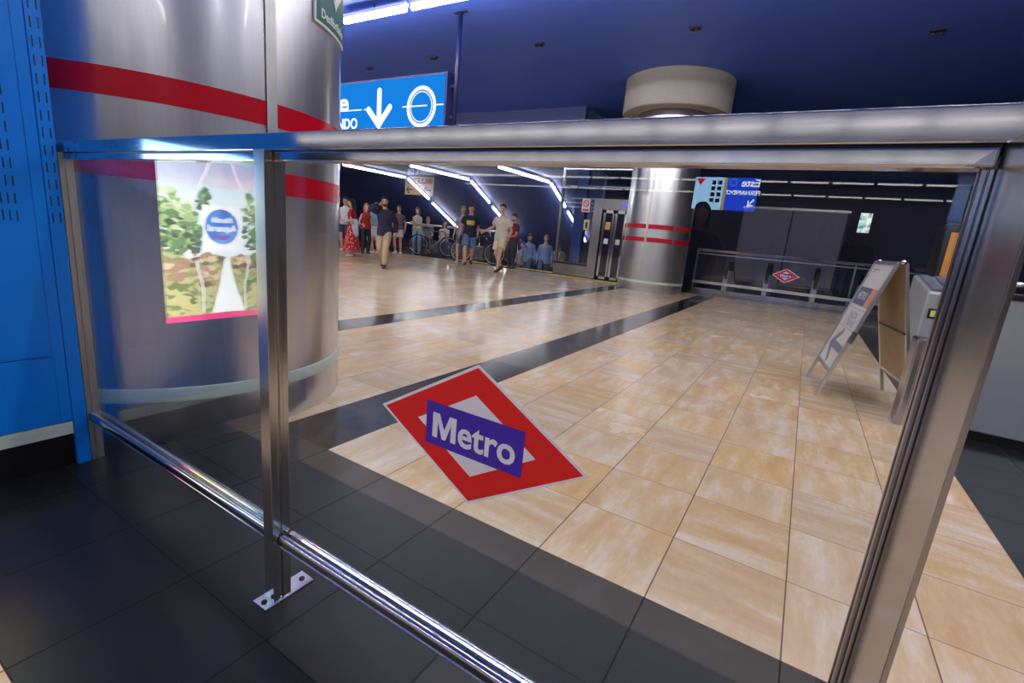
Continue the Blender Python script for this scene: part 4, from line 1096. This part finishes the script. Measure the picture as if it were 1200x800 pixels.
    if bottom:
        e = MB(); kind = bottom['kind']; g3 = bottom.get('loose', .014)
        if kind in ('trousers', 'shorts'):
            e.rings([ell(pel + Vector((0,0,d)), hx, Vector((0,1,0)), rx*fat+g3*.7, ry*fat+g3*.7) for d, rx, ry in TOR if d <= .10])
            for k in 'LR':
                j = J[k]; th, sk = j['kn']-j['hip'], j['ank']-j['kn']
                if kind == 'trousers':
                    e.tube([j['hip']-th*.02, j['hip']+th*.15, j['hip']+th*.5, j['kn'], j['kn']+sk*.3, j['kn']+sk*.7, j['ank']-sk*.0],
                           [.084*g*fat+g3,.086*g*fat+g3,.074*g+g3,.057*g+g3*1.3,.057*g+g3*1.3,.048*g+g3*1.5,.042*g+g3*1.4], 14)
                else:
                    f = bottom.get('len', .75)
                    e.tube([j['hip']-th*.02, j['hip']+th*.15, j['hip']+th*f*.6, j['hip']+th*f], [.084*g*fat+g3,.088*g*fat+g3,.082*g+g3*1.3,.078*g+g3*1.6], 14)
        else:
            z0 = pel.z + .10; hz = bottom.get('hem', .30); c0 = pel; c1 = (J['L']['ank'] + J['R']['ank'])/2
            wd = bottom.get('flare', .22)
            rs = []
            for i in range(9):
                t = i/8; z = z0 + (hz-z0)*t; tt = max(0, (z0-.18-z)/(z0-.18)) if z < z0-.18 else 0
                c = Vector((c0.x + (c1.x-c0.x)*tt, c0.y + (c1.y-c0.y)*tt, z))
                rx = .135 + .055*min(1, t*3) + (wd-.19)*t; ry = .105 + .045*min(1, t*3) + (wd-.16)*t
                rs.append([c + Vector((rx*math.cos(2*PI*q/28)*(1+.05*t*math.cos(7*2*PI*q/28)), ry*math.sin(2*PI*q/28)*(1+.05*t*math.cos(7*2*PI*q/28)), 0)) for q in range(28)])
            e.rings(rs)
        m = bottom.get('mat') or mat('cloth', bottom['rgb'], .85, 0, .08, 14, bump=.15)
        place(solid(scale(e), 'bottom', .014*S, 2), bottom.get('name', kind), m, root)
    for k in 'LR':
        j = J[k]; e = MB(); fd = j['fd']
        e.tube([j['heel']-fd*.018+Vector((0,0,.004)), j['heel']+fd*.03+Vector((0,0,.006)), (j['heel']*2+j['toe'])/3+Vector((0,0,.012)), (j['heel']+j['toe']*2)/3+Vector((0,0,.004)), j['toe']+fd*.012], [.032,.046,.048,.047,.026], 12, .80, ref=(fd.y,-fd.x,0))
        e.tube([j['heel']+fd*.03+Vector((0,0,.01)), j['ank']+Vector((0,0,-.005))], [.044,.044], 10)
        zmin = min(z for x, y, z in e.v); 
        place(solid(scale(e), 'shoe', .011*S, 1), 'shoe', mat('shoe', shoes, .6), root)
    root['_j'] = 0; del root['_j']
    def W(p):
        c, s_ = math.cos(-math.radians(bearing)), math.sin(-math.radians(bearing))
        return Vector((loc[0] + (p[0]*c - p[1]*s_)*S, loc[1] + (p[0]*s_ + p[1]*c)*S, loc[2] + p[2]*S))
    J['head'] = hd; J['W'] = W; J['root'] = root
    return J

def pattern_cloth(name, base, spot, scale, thr=.32):
    m, nt, out = new_mat(name)
    N = nt.nodes.new; L = nt.links.new
    p = N('ShaderNodeBsdfPrincipled'); L(p.outputs[0], out.inputs[0]); p.inputs['Roughness'].default_value = .85
    tc = N('ShaderNodeTexCoord'); v = N('ShaderNodeTexVoronoi'); v.inputs['Scale'].default_value = scale; L(tc.outputs['Object'], v.inputs['Vector'])
    r = N('ShaderNodeValToRGB'); L(v.outputs['Distance'], r.inputs[0])
    r.color_ramp.elements[0].position = thr; r.color_ramp.elements[0].color = (*lin(spot), 1)
    r.color_ramp.elements[1].position = thr+.04; r.color_ramp.elements[1].color = (*lin(base), 1)
    L(r.outputs[0], p.inputs['Base Color'])
    return m

def walk(f, back=-.24, front=.26):
    """stride with foot f in front"""
    o = 'R' if f == 'L' else 'L'; s = -1 if f == 'L' else 1
    return {'foot'+f: (.09*s, front, 0.0), 'foot'+o: (-.08*s, back, .05), 'heel'+o: .05, 'pelvis': (0,0,.895), 'lean': 5,
            'hand'+f: (.25*s, -.14, .84), 'hand'+o: (-.25*s, .20, .88)}
DARKHAIR = (26,20,20)
p = walk('L'); p.update(handR=(.10,.16,1.50), elbowR=(.8,.2,-.9), palmR=(-1,.2,.2), curlR=1.1, head_yaw=18, lean=7, handL=(-.27,-.02,.84))
pm_ = person('man in a dark violet shirt and khaki trousers holding a phone to his face', (-8.29,7.94,0), 152, 1.62, p,
       (205,150,122), {'rgb':(34,28,26)}, {'rgb':(44,38,64),'sleeve':1.9,'hem':-.12,'loose':.022}, {'kind':'trousers','rgb':(190,166,128),'loose':.018}, (60,44,34), 'm', beard=(40,30,26))
# phone held in his right hand
w = pm_['W'](Vector(pm_['R']['wr']) + (pm_['R']['wr']-pm_['R']['el']).normalized()*.085 + Vector((-.018,.02,0)))
ph = thing('phone', 'black phone held up by the man in the dark violet shirt', 'phone', w)
b = MB(); b.box(-.035,.035,-.004,.004,-.07,.07); b.build('case', M['black'], ph, local=True, bevel=.003)
b = MB(); b.box(-.032,.032,-.0055,-.0042,-.066,.066); b.build('display', M['slot'], ph, local=True)
ph.rotation_euler = (.3,.2,math.radians(40))

jw = person('woman with long black hair in a red top and a red white patterned long skirt', (-10.83,9.16,0), 232, 1.55,
       {'handR':(.20,.22,1.02),'handL':(-.20,.24,1.08),'head_yaw':15,'palmR':(0,-.2,1)}, (206,158,130), {'rgb':(20,16,18),'len':.42}, {'rgb':(176,30,36),'sleeve':.55,'hem':.0},
       {'kind':'skirt','hem':.14,'flare':.27,'mat':pattern_cloth('red_patterned_cloth',(190,20,30),(232,200,196),16,.27)}, (206,198,190), 'f')
w = jw['W'](Vector((-.22,-.15,.99)))
jk = thing('jacket', 'light grey jacket hanging over the arm of the woman in the red skirt', 'jacket', w, -math.radians(232))
e = MB(); e.tube([(-.04,-.10,-.02),(0,-.02,.09),(.03,.06,.09),(.05,.13,.0)], [.06,.085,.085,.06], 12, .6)
e.tube([(.03,.03,.07),(.07,.03,-.1),(.07,.03,-.27),(.06,.04,-.36)], [.06,.11,.10,.05], 14, .45, ref=(0,1,0)); e.tube([(-.03,-.02,.06),(-.04,-.06,-.1),(-.02,-.06,-.3)], [.05,.07,.045], 12, .5)
place(solid(e, 'jacket', .013, 3), 'body', mat('grey_denim', (176,186,198), .9, 0, .1, 12, bump=.2), jk)

person('man in a white shirt at the edge of the big steel column', (-12.55,10.35,0), 150, 1.66, {'handR':(.22,.2,.95)}, (204,156,130), {'rgb':(50,38,30)}, {'rgb':(214,214,218),'sleeve':.5}, {'kind':'shorts','rgb':(60,66,78)}, (225,225,225), 'm')
person('blonde woman in a red sleeveless top standing behind the woman in the red skirt', (-11.75,10.45,0), 110, 1.52, {'handL':(-.15,.25,1.1),'handR':(.2,.2,1.0)}, (216,172,144), {'rgb':(168,128,84),'len':.26}, {'rgb':(170,44,40),'sleeve':0}, {'kind':'trousers','rgb':(34,36,52)}, (50,46,50), 'f')
person('woman with loose hair in a brown top and a pink skirt', (-12.9,11.75,0), 200, 1.55, {'handL':(-.16,.26,1.15),'handR':(.2,.14,.9),'head_yaw':10}, (214,166,140), {'rgb':(120,84,60),'len':.24}, {'rgb':(150,82,60),'sleeve':0}, {'kind':'skirt','hem':.40,'flare':.20,'rgb':(196,140,150)}, (200,160,140), 'f')
person('bald man in a pale blue shirt and white shorts with white sneakers', (-12.0,11.1,0), 165, 1.60, {'handR':(.12,.26,1.22),'handL':(-.20,.2,1.02),'head_pitch':-10}, (222,180,160), {'rgb':(150,120,110)}, {'rgb':(120,160,200),'sleeve':.5,'hem':.0}, {'kind':'shorts','rgb':(210,210,204),'len':.8}, (232,232,230), 'm')
person('person in white shorts mostly hidden behind the man in the violet shirt', (-11.9,12.0,0), 150, 1.60, {}, (206,156,130), {'rgb':(70,50,40)}, {'rgb':(96,88,96),'sleeve':.5}, {'kind':'shorts','rgb':(224,220,212)}, (230,230,230), 'm')
person('woman in a flowered white top and light jeans with folded arms beside the grey bicycle', (-11.95,12.95,0), 140, 1.62, {'handL':(.10,.20,1.16),'handR':(-.10,.22,1.12),'elbowL':(-1,-.1,-.6),'elbowR':(1,-.1,-.6),'head_yaw':-30,'footL':(-.12,.12,0)}, (220,178,152), {'rgb':(120,88,64),'len':.16},
       {'sleeve':0,'hem':.03,'mat':pattern_cloth('flower_cloth',(222,214,196),(110,120,70),18,.22)}, {'kind':'trousers','rgb':(150,178,206)}, (214,210,206), 'f')
sit = {'pelvis':(0,0,.56),'footL':(-.12,.44,0),'footR':(.12,.46,0),'lean':6,'handL':(-.14,.34,.66),'handR':(.14,.34,.66)}
person('seated person in a grey top on the stone ledge behind the grey bicycle', (-12.40,14.02,0), 140, 1.70, dict(sit), (204,160,138), {'rgb':(110,100,96)}, {'rgb':(120,122,128),'sleeve':.5}, {'kind':'trousers','rgb':(60,70,92)}, (50,50,54), 'm')
q = dict(sit); q.update(head_yaw=15)
person('seated woman in a pale top and blue jeans on the stone ledge between the bicycles', (-11.60,14.02,0), 140, 1.60, q, (220,176,150), {'rgb':(70,50,40),'len':.22}, {'rgb':(222,206,190),'sleeve':.4}, {'kind':'trousers','rgb':(50,84,130)}, (60,60,64), 'f')
p = walk('R', -.2, .2); p.update(handR=(.30,.06,.84), handL=(-.22,.10,.88), head_yaw=5)
person('man in a dark blue T-shirt with a yellow chest print and denim shorts', (-8.57,11.53,0), 143, 1.78, p, (212,160,132), {'rgb':(60,46,36)}, {'rgb':(34,36,58),'sleeve':.55,'hem':-.10,'print':(214,196,90),'loose':.026}, {'kind':'shorts','rgb':(92,120,150),'len':.95,'loose':.02}, (36,36,40), 'm')
person('woman in a pale violet top half hidden behind the man with the yellow chest print', (-9.0,11.72,0), 150, 1.70, {}, (216,172,152), {'rgb':(150,130,120),'len':.18}, {'rgb':(150,140,166),'sleeve':.5}, {'kind':'shorts','rgb':(90,96,112)}, (200,190,184), 'f')
p = walk('L', -.22, .26); p.update(handR=(.46,.10,1.0), handL=(-.26,.14,.86), elbowR=(.2,-1,-.3), head_yaw=12)
person('man in a cream short sleeved shirt and beige shorts striding across the tiles', (-7.0,10.84,0), 178, 1.80, p, (216,164,136), {'rgb':(44,32,26)}, {'rgb':(204,194,180),'sleeve':.6,'hem':-.10,'loose':.03}, {'kind':'shorts','rgb':(214,200,164),'len':.8,'loose':.022}, (44,40,40), 'm')
person('man in a maroon T-shirt and dark trousers behind the striding man in shorts', (-7.50,12.25,0), 195, 1.60, {'handL':(-.10,.30,1.0),'handR':(.2,.2,.95)}, (204,150,126), {'rgb':(36,28,26)}, {'rgb':(110,28,40),'sleeve':.55,'loose':.022}, {'kind':'trousers','rgb':(44,54,74)}, (40,40,44), 'm', beard=(50,36,30))
STEP = lambda y: -.16*(int((y-13.07)/.3)+1)
def up_stair(k): 
    s = -1 if k == 'L' else 1; o = 'R' if k == 'L' else 'L'
    return {'foot'+k:(.09*s,.18,.16),'foot'+o:(-.09*s,-.12,0),'pelvis':(0,0,.94),'lean':6}
person('bearded man in a light blue shirt coming up the stairs behind the yellow line', (-7.93,14.0,STEP(14.0)), 168, 1.70, dict(up_stair('L'), head_yaw=40, handR=(.22,.20,.95)), (206,152,126), {'rgb':(34,28,26)}, {'rgb':(140,164,206),'sleeve':1.8,'hem':-.12,'loose':.013}, {'kind':'trousers','rgb':(70,96,140)}, (70,60,54), 'm', beard=(40,32,30))
person('fair haired man in a light blue shirt coming up the stairs beside the lift', (-7.33,14.0,STEP(14.0)), 155, 1.72, dict(up_stair('R'), head_pitch=-12), (214,166,142), {'rgb':(140,104,70)}, {'rgb':(146,172,210),'sleeve':1.8,'hem':-.12,'loose':.013}, {'kind':'trousers','rgb':(86,110,150)}, (70,60,54), 'm')
person('man in a pale green shirt lower on the stairs beside the glass of the lift', (-7.02,14.4,STEP(14.4)), 155, 1.70, up_stair('L'), (150,110,92), {'rgb':(40,34,32)}, {'rgb':(184,194,180),'sleeve':.6}, {'kind':'trousers','rgb':(70,76,90)}, (50,50,50), 'm')
person('short person in a pale pink top lower on the stairs behind the bearded man', (-8.42,14.4,STEP(14.4)), 160, 1.58, up_stair('R'), (206,164,144), {'rgb':(120,100,90),'len':.14}, {'rgb':(196,178,172),'sleeve':.6}, {'kind':'trousers','rgb':(110,110,120)}, (90,80,80), 'f')
# people standing behind the viewer, only seen as reflections in the glass
person('dark haired woman in black behind the viewer, reflected beside the light blue sign', (-.95,-3.5,0), 20, 1.50, {'handR':(.2,.3,1.1),'handL':(-.2,.3,1.1)}, (150,110,92), {'rgb':(16,14,16),'len':.2}, {'rgb':(24,24,30),'sleeve':1.9,'hem':-.14,'loose':.05}, {'kind':'trousers','rgb':(26,28,40)}, (30,30,30), 'f')
person('person with dark hair and a grey top, reflected left of the dark group', (-.42,-8.0,0), 350, 1.72, {'handR':(.15,.3,1.2)}, (150,116,100), {'rgb':(40,28,26),'len':.2}, {'rgb':(70,66,76),'sleeve':.6}, {'kind':'trousers','rgb':(40,44,60)}, (30,30,30), 'f')
person('person in a black jacket, reflected in the middle of the dark group', (.15,-9.0,0), 10, 1.74, {}, (150,116,100), {'rgb':(24,18,18),'len':.3}, {'rgb':(20,20,26),'sleeve':1.9,'loose':.03}, {'kind':'trousers','rgb':(30,32,42)}, (30,30,30), 'f')
person('person in blue jeans, reflected at the right of the dark group', (.62,-8.4,0), 355, 1.68, {'lean':10}, (150,116,100), {'rgb':(24,18,18)}, {'rgb':(22,22,30),'sleeve':1.9,'loose':.03}, {'kind':'trousers','rgb':(60,86,126)}, (30,30,30), 'm')

# ------------------------------------------------------------------ world and view
wd = bpy.data.worlds.new('world'); scene.world = wd; wd.use_nodes = True
bgn = wd.node_tree.nodes.get('Background'); bgn.inputs[0].default_value = (.04,.05,.09,1); bgn.inputs[1].default_value = .3
vs = scene.view_settings
vs.view_transform = 'Standard'; vs.look = 'None'; vs.exposure = 0.0; vs.gamma = 1.0; vs.use_curve_mapping = False
scene.display_settings.display_device = 'sRGB'
cy = scene.cycles
cy.max_bounces = 10; cy.diffuse_bounces = 4; cy.glossy_bounces = 6; cy.transmission_bounces = 8; cy.transparent_max_bounces = 24
cy.use_denoising = True; cy.sample_clamp_indirect = 6.0
